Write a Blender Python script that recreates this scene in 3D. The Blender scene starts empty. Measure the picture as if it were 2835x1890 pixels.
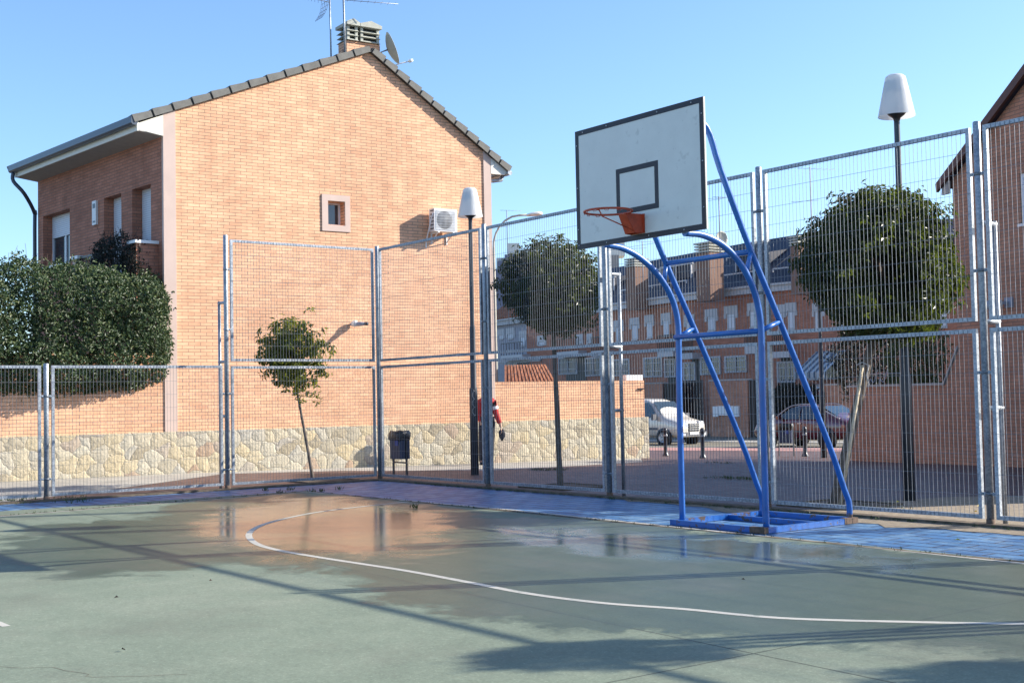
import bpy, math, random
from mathutils import Vector, Matrix
R = math.radians
random.seed(7)
sc = bpy.context.scene
COL = sc.collection

# ------------------------------------------------------------------ camera
W, H = 2835.0, 1890.0                     # photograph size, used only to turn a pixel into a ray
F_PX, PITCH, ROLL, YAW = 3518.0, 0.0448, -0.0197, 0.9234
CAM = Vector((18.542, -11.1743, 1.3366))
_r = Vector((math.cos(YAW), math.sin(YAW), 0)); _fw = Vector((-math.sin(YAW), math.cos(YAW), 0)); _z = Vector((0, 0, 1))
_F = _fw * math.cos(PITCH) + _z * math.sin(PITCH)
_U = -_fw * math.sin(PITCH) + _z * math.cos(PITCH)
_R = math.cos(ROLL) * _r + math.sin(ROLL) * _U
_V = -math.sin(ROLL) * _r + math.cos(ROLL) * _U
cam_d = bpy.data.cameras.new('camera'); cam = bpy.data.objects.new('camera', cam_d); COL.objects.link(cam)
cam_d.sensor_width = 36; cam_d.lens = 36 * F_PX / W; cam_d.clip_start = 0.1; cam_d.clip_end = 6000
m = Matrix((( _R.x, _V.x, -_F.x, CAM.x), (_R.y, _V.y, -_F.y, CAM.y), (_R.z, _V.z, -_F.z, CAM.z), (0, 0, 0, 1)))
cam.matrix_world = m
sc.camera = cam

# ------------------------------------------------------------------ sky, sun, exposure
SUN_EL, SUN_AZ = 26.5, 27.9               # azimuth from +Y towards +X
w = bpy.data.worlds.new('World'); sc.world = w; w.use_nodes = True
nt = w.node_tree; bg = nt.nodes['Background']
sky = nt.nodes.new('ShaderNodeTexSky'); sky.sky_type = 'NISHITA'; sky.sun_disc = False
sky.sun_elevation = R(SUN_EL); sky.sun_rotation = R(SUN_AZ)
sky.air_density = 1.0; sky.dust_density = 1.1; sky.ozone_density = 5.0; sky.altitude = 600
nt.links.new(sky.outputs[0], bg.inputs[0]); bg.inputs[1].default_value = 0.138
sun_d = bpy.data.lights.new('sun', 'SUN'); sun = bpy.data.objects.new('sun', sun_d); COL.objects.link(sun)
sun_d.energy = 5.0; sun_d.angle = R(0.4); sun_d.color = (1.0, 0.93, 0.82)
SUN = Vector((math.sin(R(SUN_AZ)) * math.cos(R(SUN_EL)), math.cos(R(SUN_AZ)) * math.cos(R(SUN_EL)), math.sin(R(SUN_EL))))
sun.rotation_euler = SUN.to_track_quat('Z', 'Y').to_euler(); sun.location = (20, 20, 30)
vs = sc.view_settings; vs.view_transform = 'Standard'; vs.look = 'None'; vs.exposure = 1.05; vs.gamma = 1.0; vs.use_curve_mapping = False

# ------------------------------------------------------------------ geometry helpers
def ray(px, py): return (px - W / 2) * _R + (H / 2 - py) * _V + F_PX * _F
def gh(x, y):
    "terrain height: flat court and plaza, then a gentle fall towards the street"
    t = -0.6 * x + 0.8 * y
    return -0.6 * min(max((t - 2.0) / 28.0, 0), 1)
def at_z(px, py, z=0.0):
    d = ray(px, py); return CAM + d * ((z - CAM.z) / d.z)
def GT(px, py):
    z = 0
    for _ in range(30):
        p = at_z(px, py, z); z = 0.5 * z + 0.5 * gh(p.x, p.y)
    return p
def at_Z(px, py, Z):
    d = ray(px, py); return CAM + d * (Z / d.dot(_fw))
class Plane:
    def __init__(s, p, d, n=None):
        s.p = Vector((p[0], p[1], 0)); s.d = Vector((d[0], d[1], 0)).normalized()
        s.n = Vector((s.d.y, -s.d.x, 0))
        if s.n.dot(CAM - s.p) < 0: s.n = -s.n
    def pick(s, px, py, off=0.0):
        d = ray(px, py); q = CAM + d * ((s.p + s.n * off - CAM).dot(s.n) / d.dot(s.n))
        return ((q - s.p).dot(s.d), q.z)
    def pt(s, u, z, off=0.0):
        v = s.p + s.d * u + s.n * off; return Vector((v.x, v.y, z))
def ortho(d):
    d = d.normalized(); a = Vector((0, 0, 1)) if abs(d.z) < .9 else Vector((1, 0, 0))
    x = d.cross(a).normalized(); return x, d.cross(x).normalized()
class MB:
    def __init__(s): s.v = []; s.f = []; s.uv = []; s.sm = []
    def face(s, pts, uv=None, smooth=False):
        i = len(s.v); s.v += [tuple(p) for p in pts]; s.f.append(tuple(range(i, i + len(pts))))
        s.uv.append(uv); s.sm.append(smooth)
    def mesh(s, vs, fs, smooth=False):
        i = len(s.v); s.v += [tuple(p) for p in vs]
        for f in fs: s.f.append(tuple(i + k for k in f)); s.uv.append(None); s.sm.append(smooth)
    def box(s, a, b):
        x0, y0, z0 = a; x1, y1, z1 = b
        s.hexa([Vector(p) for p in ((x0, y0, z0), (x1, y0, z0), (x1, y1, z0), (x0, y1, z0), (x0, y0, z1), (x1, y0, z1), (x1, y1, z1), (x0, y1, z1))])
    def hexa(s, p):
        s.mesh(p, [(0, 3, 2, 1), (4, 5, 6, 7), (0, 1, 5, 4), (1, 2, 6, 5), (2, 3, 7, 6), (3, 0, 4, 7)])
    def obox(s, c, ax, ay, az):
        "box round centre c with half-extent vectors"
        c = Vector(c); ax, ay, az = Vector(ax), Vector(ay), Vector(az)
        s.hexa([c - ax - ay - az, c + ax - ay - az, c + ax + ay - az, c - ax + ay - az, c - ax - ay + az, c + ax - ay + az, c + ax + ay + az, c - ax + ay + az])
    def pbox(s, P, u0, z0, u1, z1, o0, o1):
        "box on a plane, with uv in metres"
        A = [P.pt(u0, z0, o1), P.pt(u1, z0, o1), P.pt(u1, z1, o1), P.pt(u0, z1, o1)]
        B = [P.pt(u0, z0, o0), P.pt(u1, z0, o0), P.pt(u1, z1, o0), P.pt(u0, z1, o0)]
        w = o1 - o0
        s.face(A, [(u0, z0), (u1, z0), (u1, z1), (u0, z1)]); s.face(B[::-1], [(u1, z1), (u0, z1), (u0, z0), (u1, z0)][::-1])
        for i in range(4):
            j = (i + 1) % 4
            if i in (1, 3):
                zz = (z0, z1) if i == 1 else (z1, z0)
                s.face([A[i], B[i], B[j], A[j]], [(u1, zz[0]), (u1 + w, zz[0]), (u1 + w, zz[1]), (u1, zz[1])])
            else:
                s.face([A[i], B[i], B[j], A[j]], [((u0, u1)[i == 2], z0), ((u0, u1)[i == 2], z0 + w), ((u1, u0)[i == 2], z0 + w), ((u1, u0)[i == 2], z0)])
    def bar(s, a, b, w=.02, h=None, up=None):
        a, b = Vector(a), Vector(b); d = (b - a); h = w if h is None else h
        if up is not None:
            y = Vector(up).normalized(); x = d.normalized().cross(y).normalized(); y = x.cross(d.normalized())
        else: x, y = ortho(d)
        s.obox((a + b) / 2, x * w / 2, y * h / 2, d / 2)
    def tube(s, pts, r, n=8, cap=True, smooth=True):
        pts = [Vector(p) for p in pts]; rr = r if isinstance(r, (list, tuple)) else [r] * len(pts)
        base = len(s.v); px = None
        for i, p in enumerate(pts):
            d = (pts[min(i + 1, len(pts) - 1)] - pts[max(i - 1, 0)])
            if px is None: x, y = ortho(d)
            else:
                dn = d.normalized(); x = (px - dn * px.dot(dn)).normalized(); y = dn.cross(x)
            px = x
            for k in range(n):
                a = 2 * math.pi * k / n; s.v.append(tuple(p + (x * math.cos(a) + y * math.sin(a)) * rr[i]))
        for i in range(len(pts) - 1):
            for k in range(n):
                k2 = (k + 1) % n; b = base + i * n; s.f.append((b + k, b + k2, b + n + k2, b + n + k)); s.uv.append(None); s.sm.append(smooth)
        if cap:
            s.f.append(tuple(base + k for k in range(n))[::-1]); s.uv.append(None); s.sm.append(False)
            s.f.append(tuple(base + (len(pts) - 1) * n + k for k in range(n))); s.uv.append(None); s.sm.append(False)
    def lathe(s, c, prof, n=20, axis=None, smooth=True):
        c = Vector(c); ax = Vector(axis) if axis else Vector((0, 0, 1)); x, y = ortho(ax); ax = ax.normalized(); base = len(s.v)
        for r, z in prof:
            for k in range(n):
                a = 2 * math.pi * k / n; s.v.append(tuple(c + ax * z + (x * math.cos(a) + y * math.sin(a)) * r))
        for i in range(len(prof) - 1):
            for k in range(n):
                k2 = (k + 1) % n; b = base + i * n; s.f.append((b + k, b + k2, b + n + k2, b + n + k)); s.uv.append(None); s.sm.append(smooth)
    def prism(s, poly, off):
        "poly: list of 3D points, extruded by vector off"
        off = Vector(off); n = len(poly); P = [Vector(p) for p in poly]
        s.mesh(P + [p + off for p in P], [tuple(range(n))[::-1], tuple(range(n, 2 * n))] + [(i, (i + 1) % n, n + (i + 1) % n, n + i) for i in range(n)])
    def build(s, name, mat, parent=None, label=None):
        me = bpy.data.meshes.new(name)
        base = Vector((0, 0, 0))
        p = parent
        while p is not None: base += p.location; p = p.parent
        me.from_pydata([tuple(Vector(v) - base) for v in s.v], [], s.f)
        if any(u for u in s.uv):
            L = me.uv_layers.new(name='UVMap'); li = 0
            for f, u in zip(s.f, s.uv):
                for k in range(len(f)):
                    if u: L.data[li].uv = u[k]
                    li += 1
        me.polygons.foreach_set('use_smooth', s.sm)
        me.materials.append(mat); me.update()
        o = bpy.data.objects.new(name, me); COL.objects.link(o)
        if parent is not None: o.parent = parent
        if label: o['label'] = label
        return o
def tag(o, label, cat, group=None):
    o['label'] = label; o['category'] = cat
    if group: o['group'] = group
    return o
def thing(name, loc, label, cat, group=None):
    o = bpy.data.objects.new(name, None); o.empty_display_size = .2; o.location = loc; COL.objects.link(o)
    return tag(o, label, cat, group)
def struct(name, mb, mat):
    o = mb.build(name, mat); o['kind'] = 'structure'; return o
def copy_tree(o, parent=None):
    c = o.copy(); COL.objects.link(c)
    if parent: c.parent = parent
    for ch in list(o.children): copy_tree(ch, c)
    return c

# ------------------------------------------------------------------ materials
class NT:
    def __init__(s, name):
        s.m = bpy.data.materials.new(name); s.m.use_nodes = True; s.t = s.m.node_tree; s.b = s.t.nodes['Principled BSDF']; s.out = s.t.nodes['Material Output']
    def n(s, typ, **kw):
        nd = s.t.nodes.new('ShaderNode' + typ)
        for k, v in kw.items():
            if k in nd.inputs.keys() or isinstance(k, int): nd.inputs[k].default_value = v
            else: setattr(nd, k, v)
        return nd
    def l(s, a, b): s.t.links.new(a, b)
    def coord(s, kind='Object', scale=None, rot=None):
        c = s.n('TexCoord'); o = c.outputs[kind]
        if scale or rot:
            mp = s.n('Mapping'); s.l(o, mp.inputs[0])
            if scale: mp.inputs['Scale'].default_value = scale if isinstance(scale, (tuple, list)) else (scale,) * 3
            if rot: mp.inputs['Rotation'].default_value = rot
            o = mp.outputs[0]
        return o
    def noise(s, vec, scale=5, detail=4, rough=.55, dist=0):
        n = s.n('TexNoise'); s.l(vec, n.inputs['Vector']); n.inputs['Scale'].default_value = scale; n.inputs['Detail'].default_value = detail
        n.inputs['Roughness'].default_value = rough; n.inputs['Distortion'].default_value = dist; return n.outputs['Fac']
    def ramp(s, fac, stops, interp='LINEAR'):
        r = s.n('ValToRGB'); s.l(fac, r.inputs[0]); cr = r.color_ramp; cr.interpolation = interp
        while len(cr.elements) < len(stops): cr.elements.new(.5)
        for e, (p, c) in zip(cr.elements, stops): e.position = p; e.color = (c[0], c[1], c[2], 1) if isinstance(c, (tuple, list)) else (c, c, c, 1)
        return r.outputs[0]
    def mix(s, fac, a, b, mode='MIX'):
        x = s.n('MixRGB', blend_type=mode)
        for i, v in ((0, fac), (1, a), (2, b)):
            if hasattr(v, 'is_linked'): s.l(v, x.inputs[i])
            elif isinstance(v, (tuple, list)): x.inputs[i].default_value = (v[0], v[1], v[2], 1)
            else: x.inputs[i].default_value = v if i == 0 else (v, v, v, 1)
        return x.outputs[0]
    def math(s, op, a, b=None, c=None, clamp=False):
        x = s.n('Math', operation=op, use_clamp=clamp)
        for i, v in enumerate((a, b, c)):
            if v is None: continue
            if hasattr(v, 'is_linked'): s.l(v, x.inputs[i])
            else: x.inputs[i].default_value = v
        return x.outputs[0]
    def sep(s, vec):
        x = s.n('SeparateXYZ'); s.l(vec, x.inputs[0]); return x.outputs
    def bump(s, h, strength=.4, dist=.01, normal=None):
        b = s.n('Bump'); b.inputs['Strength'].default_value = strength; b.inputs['Distance'].default_value = dist; s.l(h, b.inputs['Height'])
        if normal: s.l(normal, b.inputs['Normal'])
        s.l(b.outputs[0], s.b.inputs['Normal']); return b.outputs[0]
    def set(s, **kw):
        for k, v in kw.items():
            k = {'base': 'Base Color', 'rough': 'Roughness', 'metal': 'Metallic', 'spec': 'Specular IOR Level', 'coat': 'Coat Weight', 'trans': 'Transmission Weight', 'alpha': 'Alpha'}[k]
            i = s.b.inputs[k]
            if hasattr(v, 'is_linked'): s.l(v, i)
            elif isinstance(v, (tuple, list)): i.default_value = (v[0], v[1], v[2], 1)
            else: i.default_value = v
        return s.m
def simple(name, col, rough=.6, metal=0, var=.12, scale=8, spec=.5, bump=0, coat=0):
    t = NT(name); c = t.coord(); f = t.noise(c, scale, 5, .6)
    a = tuple(x * (1 - var) for x in col); b = tuple(min(x * (1 + var), 1) for x in col)
    t.set(base=t.ramp(f, [(.3, a), (.7, b)]), metal=metal, spec=spec, coat=coat)
    t.set(rough=t.math('MULTIPLY_ADD', f, .2, rough - .1, clamp=True))
    if bump: t.bump(t.noise(c, scale * 6, 4), bump, .01)
    return t.m
def brick_mat(name, c1, c2, mortar, bw=.25, rh=.066, ms=.008, off=.5, patch=.13, bump=.6):
    t = NT(name); uv = t.coord('UV')
    wob = t.noise(uv, 1.3, 3); 
    b = t.n('TexBrick', offset=off); t.l(uv, b.inputs['Vector'])
    for k, v in (('Scale', 1.0), ('Mortar Size', ms), ('Mortar Smooth', .2), ('Bias', -.1), ('Brick Width', bw), ('Row Height', rh)): b.inputs[k].default_value = v
    b.inputs['Color1'].default_value = (*c1, 1); b.inputs['Color2'].default_value = (*c2, 1); b.inputs['Mortar'].default_value = (*mortar, 1)
    # a second, coarser variation from brick to brick and course to course
    big = t.ramp(t.noise(uv, .55, 4, .65), [(.35, 1 - patch), (.65, 1 + patch * .35)])
    mp = t.n('Mapping'); t.l(uv, mp.inputs[0]); mp.inputs['Scale'].default_value = (1 / bw * .5, 1 / rh * .34, 1)
    sm = t.ramp(t.noise(mp.outputs[0], 1.0, 2), [(.3, .90), (.7, 1.06)])
    c = t.mix(1, t.mix(1, b.outputs['Color'], big, 'MULTIPLY'), sm, 'MULTIPLY')
    m2 = t.n('Mapping'); t.l(uv, m2.inputs[0]); m2.inputs['Scale'].default_value = (2.6, .22, 1)
    st = t.mix(1, t.ramp(t.noise(uv, 4, 6, .7), [(.45, 1), (.8, .8)]), t.ramp(t.noise(m2.outputs[0], 1, 6, .7), [(.42, 1.03), (.72, .90)]), 'MULTIPLY')
    t.set(base=t.mix(1, c, st, 'MULTIPLY'), rough=.85, spec=.3)
    fine = t.noise(uv, 90, 3)
    h = t.math('SUBTRACT', t.math('MULTIPLY', fine, .25), b.outputs['Fac'])
    t.bump(h, bump, .006)
    return t.m
M = {}
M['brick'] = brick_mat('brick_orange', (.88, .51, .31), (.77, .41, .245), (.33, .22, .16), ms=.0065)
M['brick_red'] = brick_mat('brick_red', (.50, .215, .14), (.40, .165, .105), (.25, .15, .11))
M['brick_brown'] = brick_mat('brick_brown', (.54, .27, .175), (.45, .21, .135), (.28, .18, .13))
def stone_mat():
    t = NT('rubble_stone'); uv = t.coord('UV')
    wv = t.n('TexNoise'); t.l(uv, wv.inputs['Vector']); wv.inputs['Scale'].default_value = 4; wv.inputs['Detail'].default_value = 6
    d = t.n('VectorMath', operation='MULTIPLY_ADD'); t.l(wv.outputs['Color'], d.inputs[0]); d.inputs[1].default_value = (.26, .26, 0); t.l(uv, d.inputs[2])
    mp = t.n('Mapping'); t.l(d.outputs[0], mp.inputs[0]); mp.inputs['Scale'].default_value = (3.5, 4.2, 1)
    e = t.n('TexVoronoi', feature='DISTANCE_TO_EDGE', voronoi_dimensions='2D'); t.l(mp.outputs[0], e.inputs['Vector']); e.inputs['Scale'].default_value = 1
    c = t.n('TexVoronoi', feature='F1', voronoi_dimensions='2D'); t.l(mp.outputs[0], c.inputs['Vector']); c.inputs['Scale'].default_value = 1
    sep = t.n('SeparateColor'); t.l(c.outputs['Color'], sep.inputs[0])
    stone = t.ramp(sep.outputs[0], [(0, (.40, .34, .24)), (.3, (.56, .51, .40)), (.6, (.58, .48, .31)), (.85, (.48, .45, .38)), (1, (.46, .33, .23))])
    gr = t.ramp(t.noise(uv, 22, 6, .7), [(.3, .72), (.7, 1.12)])
    stone = t.mix(1, stone, gr, 'MULTIPLY')
    joint = t.ramp(e.outputs['Distance'], [(.0, 1), (.03, 0)])
    t.set(base=t.mix(t.math('MULTIPLY', joint, .6), stone, (.42, .36, .28)), rough=.9, spec=.25)  # joint tint also carries the shadow lying in the joints
    dome = t.math('POWER', t.math('MULTIPLY', e.outputs['Distance'], 2.6, clamp=True), .45)
    h = t.math('ADD', t.math('MULTIPLY', dome, .7), t.math('MULTIPLY', t.noise(uv, 8, 7, .75), 1.3))
    tilt = t.math('MULTIPLY', sep.outputs[1], .3); h = t.math('ADD', h, tilt)
    t.bump(h, .9, .035)
    return t.m
M['stone'] = stone_mat()
M['render'] = simple('pink_render', (.56, .43, .37), .9, var=.06, scale=2.5, bump=.1)
M['cream'] = simple('cream_paint', (.72, .70, .62), .7, var=.05)
M['white'] = simple('white_paint', (.74, .74, .74), .45, var=.05)
M['old_white'] = simple('weathered_white_trim', (.46, .46, .47), .6, var=.08)
M['white_al'] = simple('white_aluminium', (.70, .72, .76), .4, var=.04)
M['soffit'] = simple('soffit_paint', (.40, .38, .36), .85, var=.08)
M['gutter'] = simple('dark_blue_gutter', (.045, .06, .085), .35, var=.2)
M['tile'] = simple('grey_concrete_tile', (.155, .15, .135), .8, var=.22, scale=5, bump=.2)
M['tile_dark'] = simple('dark_tile_gap', (.045, .043, .04), .9)
M['cowl'] = simple('concrete_cowl', (.42, .42, .36), .85, var=.15, scale=6)
M['black'] = simple('black_paint', (.012, .012, .014), .4, var=.3)
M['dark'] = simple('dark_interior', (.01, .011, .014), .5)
M['iron'] = simple('dark_grey_post_paint', (.028, .032, .042), .38, var=.3, scale=3)
M['blue_bin'] = simple('blue_bin_paint', (.022, .035, .085), .4, var=.2)
M['plastic_bag'] = simple('black_plastic_bag', (.008, .008, .009), .28, bump=.5, scale=12)
def board_mat():
    t = NT('board_white'); c = t.coord(); d_ = t.ramp(t.noise(c, 2.2, 7, .7), [(.30, .90), (.62, 1.0)]); m1 = t.ramp(t.noise(c, 9, 3, .5), [(.66, 1), (.74, .84)]); sp_ = t.ramp(t.noise(c, 60, 2, .5), [(.74, 1), (.78, .6)])
    t.set(base=t.mix(1, t.mix(1, t.mix(1, (.66, .67, .64), d_, 'MULTIPLY'), m1, 'MULTIPLY'), sp_, 'MULTIPLY'), rough=.5); return t.m
M['board'] = board_mat() or simple('board_white', (.66, .67, .64), .55, var=.05, scale=1.7)
M['board_line'] = simple('board_dark_line', (.007, .007, .016), .5, var=.2)
M['rim'] = simple('rim_orange_red', (.42, .055, .018), .42, var=.25, scale=14)
M['steel'] = simple('bolt_steel', (.55, .56, .58), .35, metal=.8)
M['wood'] = simple('board_back_ply', (.33, .35, .38), .7)
M['bark'] = simple('tree_bark', (.13, .105, .085), .95, var=.4, scale=18, bump=.8)
M['stake'] = simple('pale_wooden_stake', (.50, .42, .30), .9, var=.3, scale=14, bump=.5)
M['bumper_grey'] = simple('mid_grey_plastic', (.22, .22, .22), .6)
M['asphalt'] = simple('asphalt', (.058, .060, .068), .85, var=.2, scale=3, bump=.4)
M['slate'] = simple('dark_slate_roof', (.022, .026, .045), .6, var=.4, scale=4)
M['grey_wall'] = simple('grey_render', (.33, .33, .37), .9, var=.1)
M['dark_gate'] = simple('brown_gate', (.04, .022, .018), .5, var=.3)
M['tyre'] = simple('tyre_rubber', (.015, .015, .016), .8)
M['alloy'] = simple('wheel_silver', (.45, .45, .46), .35, metal=.6)
M['skin'] = simple('skin', (.45, .27, .19), .6, var=.06)
M['red_cloth'] = simple('red_cloth', (.40, .02, .02), .85, var=.2, scale=20)
M['navy_cloth'] = simple('navy_cloth', (.015, .016, .025), .85, var=.2)
M['hair'] = simple('dark_hair', (.02, .015, .012), .6)
M['terracotta'] = simple('terracotta_tile', (.36, .14, .065), .85, var=.4, scale=7, bump=.4)
def galv():
    t = NT('galvanised_steel'); c = t.coord()
    v = t.n('TexVoronoi'); t.l(c, v.inputs['Vector']); v.inputs['Scale'].default_value = 60
    sp = t.n('SeparateColor'); t.l(v.outputs['Color'], sp.inputs[0])
    f = t.math('ADD', t.math('MULTIPLY', sp.outputs[0], .35), t.math('MULTIPLY', t.noise(c, 6, 5, .7), .9))
    t.set(base=t.ramp(f, [(.3, (.17, .19, .215)), (.6, (.28, .31, .35)), (.85, (.42, .45, .48))]), metal=.55, rough=t.math('MULTIPLY_ADD', f, .25, .33))
    return t.m
M['galv'] = galv()
M['wire'] = simple('galvanised_wire', (.17, .185, .21), .45, metal=.4, var=.2, scale=20)
M['foot'] = simple('rusty_post_foot', (.13, .085, .06), .9, var=.4, scale=30)
def blue_paint():
    t = NT('blue_tube_paint'); c = t.coord(); f = t.noise(c, 5, 5, .65)
    base = t.ramp(f, [(.3, (.012, .092, .33)), (.7, (.020, .130, .44))])
    z = t.sep(c)[2]
    low = t.math('MULTIPLY', t.math('LESS_THAN', z, .11), t.math('GREATER_THAN', t.noise(c, 7, 6, .75), .56))
    base = t.mix(low, base, (.10, .065, .05)); base = t.mix(t.ramp(t.noise(c, 38, 4, .6), [(.70, 0), (.73, .8)]), base, (.12, .07, .05))
    t.set(base=base, rough=t.math('MULTIPLY_ADD', f, .25, .2), spec=.5, coat=.1); return t.m
M['blue'] = blue_paint()
def glass_mat(name, col=(.03, .04, .05), rough=.06):
    t = NT(name); c = t.coord(); f = t.noise(c, 2, 3)
    t.set(base=t.ramp(f, [(.3, tuple(x * .7 for x in col)), (.7, tuple(x * 1.5 for x in col))]), rough=rough, spec=.9); return t.m
M['glass'] = glass_mat('window_glass')
M['car_glass'] = glass_mat('car_glass', (.02, .035, .045), .05)
def lamp_mat():
    t = NT('frosted_lamp_acrylic')
    tr = t.n('BsdfTranslucent'); tr.inputs[0].default_value = (.86, .87, .86, 1)
    t.set(base=(.90, .90, .90), rough=.28, coat=.3)
    tp = t.n('BsdfTransparent'); mx = t.n('MixShader'); mx.inputs[0].default_value = .5; t.l(t.b.outputs[0], mx.inputs[1]); t.l(tr.outputs[0], mx.inputs[2])
    m2 = t.n('MixShader'); m2.inputs[0].default_value = .16; t.l(mx.outputs[0], m2.inputs[1]); t.l(tp.outputs[0], m2.inputs[2])
    t.l(m2.outputs[0], t.out.inputs[0]); return t.m
M['lamp'] = lamp_mat()
def leaf_mat(name, cols, trans=(.25, .38, .04), tw=.35, rough=.3):
    t = NT(name); g = t.n('NewGeometry'); rnd = g.outputs['Random Per Island']
    t.set(base=t.ramp(rnd, [(i / (len(cols) - 1), c) for i, c in enumerate(cols)]), rough=rough + .12, spec=.4)
    tr = t.n('BsdfTranslucent'); t.l(t.mix(rnd, trans, tuple(x * .5 for x in trans)), tr.inputs[0])
    mx = t.n('MixShader'); mx.inputs[0].default_value = tw; t.l(t.b.outputs[0], mx.inputs[1]); t.l(tr.outputs[0], mx.inputs[2]); t.l(mx.outputs[0], t.out.inputs[0]); return t.m
M['leaf'] = leaf_mat('privet_leaf', [(.010, .020, .006), (.017, .032, .010), (.028, .048, .014), (.06, .065, .02)], (.20, .26, .02), .25)
M['leaf_young'] = leaf_mat('young_tree_leaf', [(.035, .055, .014), (.06, .085, .02), (.11, .13, .03), (.20, .18, .05)], (.34, .38, .04), .42)
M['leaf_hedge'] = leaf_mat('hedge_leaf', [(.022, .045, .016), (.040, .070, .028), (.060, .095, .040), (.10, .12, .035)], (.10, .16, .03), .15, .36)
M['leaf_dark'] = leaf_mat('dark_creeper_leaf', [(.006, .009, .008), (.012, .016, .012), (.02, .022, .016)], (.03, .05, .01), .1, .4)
M['leaf_yellow'] = simple('fallen_yellow_leaf', (.62, .45, .06), .7, var=.3)
M['twig'] = simple('thin_twig', (.09, .06, .045), .9)

def court_mat():
    t = NT('court_green_coating'); c = t.coord(); s = t.sep(c); X, Y = s[0], s[1]
    # stains run in long soft streaks; damp area is a shape with its own ragged outline
    n1 = t.noise(c, .55, 6, .6, .6); n2 = t.noise(c, 2.2, 5, .65); n3 = t.noise(c, 70, 3, .7)
    edge = t.math('MULTIPLY', t.math('SUBTRACT', t.noise(c, .9, 7, .62, .8), .5), 1.9)
    def blob(cx, cy, rx, ry, ang):
        ca, sa = math.cos(ang), math.sin(ang)
        dx = t.math('SUBTRACT', X, cx); dy = t.math('SUBTRACT', Y, cy)
        u = t.math('ADD', t.math('MULTIPLY', dx, ca / rx), t.math('MULTIPLY', dy, sa / rx))
        v = t.math('ADD', t.math('MULTIPLY', dx, -sa / ry), t.math('MULTIPLY', dy, ca / ry))
        r = t.math('SQRT', t.math('ADD', t.math('MULTIPLY', u, u), t.math('MULTIPLY', v, v)))
        return t.math('MULTIPLY', t.math('SUBTRACT', 1.0, r), min(rx, ry))
    f = blob(*WET[0])
    for a in WET[1:]: f = t.math('MAXIMUM', f, blob(*a))
    f = t.math('ADD', f, edge)
    damp = t.ramp(t.math('ADD', f, t.math('MULTIPLY', t.math('SUBTRACT', t.noise(c, 5, 7, .8), .5), .8)), [(.0, 0), (.22, 1)])
    g = t.math('ADD', blob(*POOL[0]), edge)
    for a in POOL[1:]: g = t.math('MAXIMUM', g, t.math('ADD', blob(*a), edge))
    pool = t.ramp(g, [(-.0, 0), (.55, 1)], 'EASE')
    dry = t.ramp(t.math('ADD', t.math('MULTIPLY', n1, .6), t.math('MULTIPLY', n2, .4)), [(.33, (.158, .190, .138)), (.5, (.198, .232, .168)), (.68, (.245, .270, .200))])
    speck = t.mix(1, t.ramp(t.noise(c, 75, 2, .5), [(.36, .86), (.5, 1), (.64, 1.0), (.74, 1.5)]), t.ramp(t.noise(c, 24, 5, .8), [(.3, .86), (.7, 1.12)]), 'MULTIPLY')
    dry = t.mix(1, dry, speck, 'MULTIPLY')
    wetc = t.ramp(t.math('ADD', t.math('MULTIPLY', n1, .5), t.math('MULTIPLY', n2, .5)), [(.33, (.062, .084, .054)), (.55, (.083, .107, .070)), (.7, (.105, .120, .082))])
    wetc = t.mix(1, wetc, speck, 'MULTIPLY')
    col = t.mix(damp, dry, wetc)
    # brown dirt film near the paving edge and faint grime patches
    dirt = t.ramp(t.noise(c, .8, 6, .7), [(.5, 0), (.75, .5)]); col = t.mix(dirt, col, (.14, .135, .105))
    # saw-cut joints every few metres
    def line(v, pos, wd): return t.math('LESS_THAN', t.math('ABSOLUTE', t.math('SUBTRACT', v, pos)), wd)
    yj = t.math('ADD', Y, t.math('MULTIPLY', X, .033))
    j = t.math('MAXIMUM', line(yj, -5.78, .008), line(X, 14.02, .007))
    for p in (-9.78, -13.78): j = t.math('MAXIMUM', j, line(yj, p, .006))
    for p in (4.0, 9.05 + 0.0): pass
    col = t.mix(t.math('MULTIPLY', j, .8), col, (.05, .06, .045))
    # hairline crack
    ck = t.n('TexVoronoi', feature='DISTANCE_TO_EDGE'); t.l(c, ck.inputs['Vector']); ck.inputs['Scale'].default_value = .21
    wv = t.n('TexNoise'); 
    t.set(base=col)
    rough = t.mix(damp, .75, t.mix(pool, .42, t.math('MULTIPLY_ADD', n2, .14, .07)))
    t.set(rough=rough, spec=t.mix(damp, .25, t.mix(pool, .42, 1.0)))
    h = t.math('ADD', t.math('MULTIPLY', n3, t.math('SUBTRACT', 1.0, t.math('MULTIPLY', pool, .93))), t.math('MULTIPLY', t.noise(c, 3.5, 3), t.math('MULTIPLY', pool, .25)))
    t.bump(h, .35, .004)
    return t.m
WET = [(5.9, -4.4, 4.9, 2.0, -.30), (6.3, -6.4, 2.7, 1.7, -.35), (12.2, -4.3, 4.0, 2.35, .32), (17, -3.0, 5, 2.5, .2), (9.0, -4.0, 3.0, 2.0, 0)]
POOL = [(5.9, -4.3, 4.3, 1.55, -.40), (10.4, -3.2, 2.7, 1.0, .10)]
M['court'] = court_mat()
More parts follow.
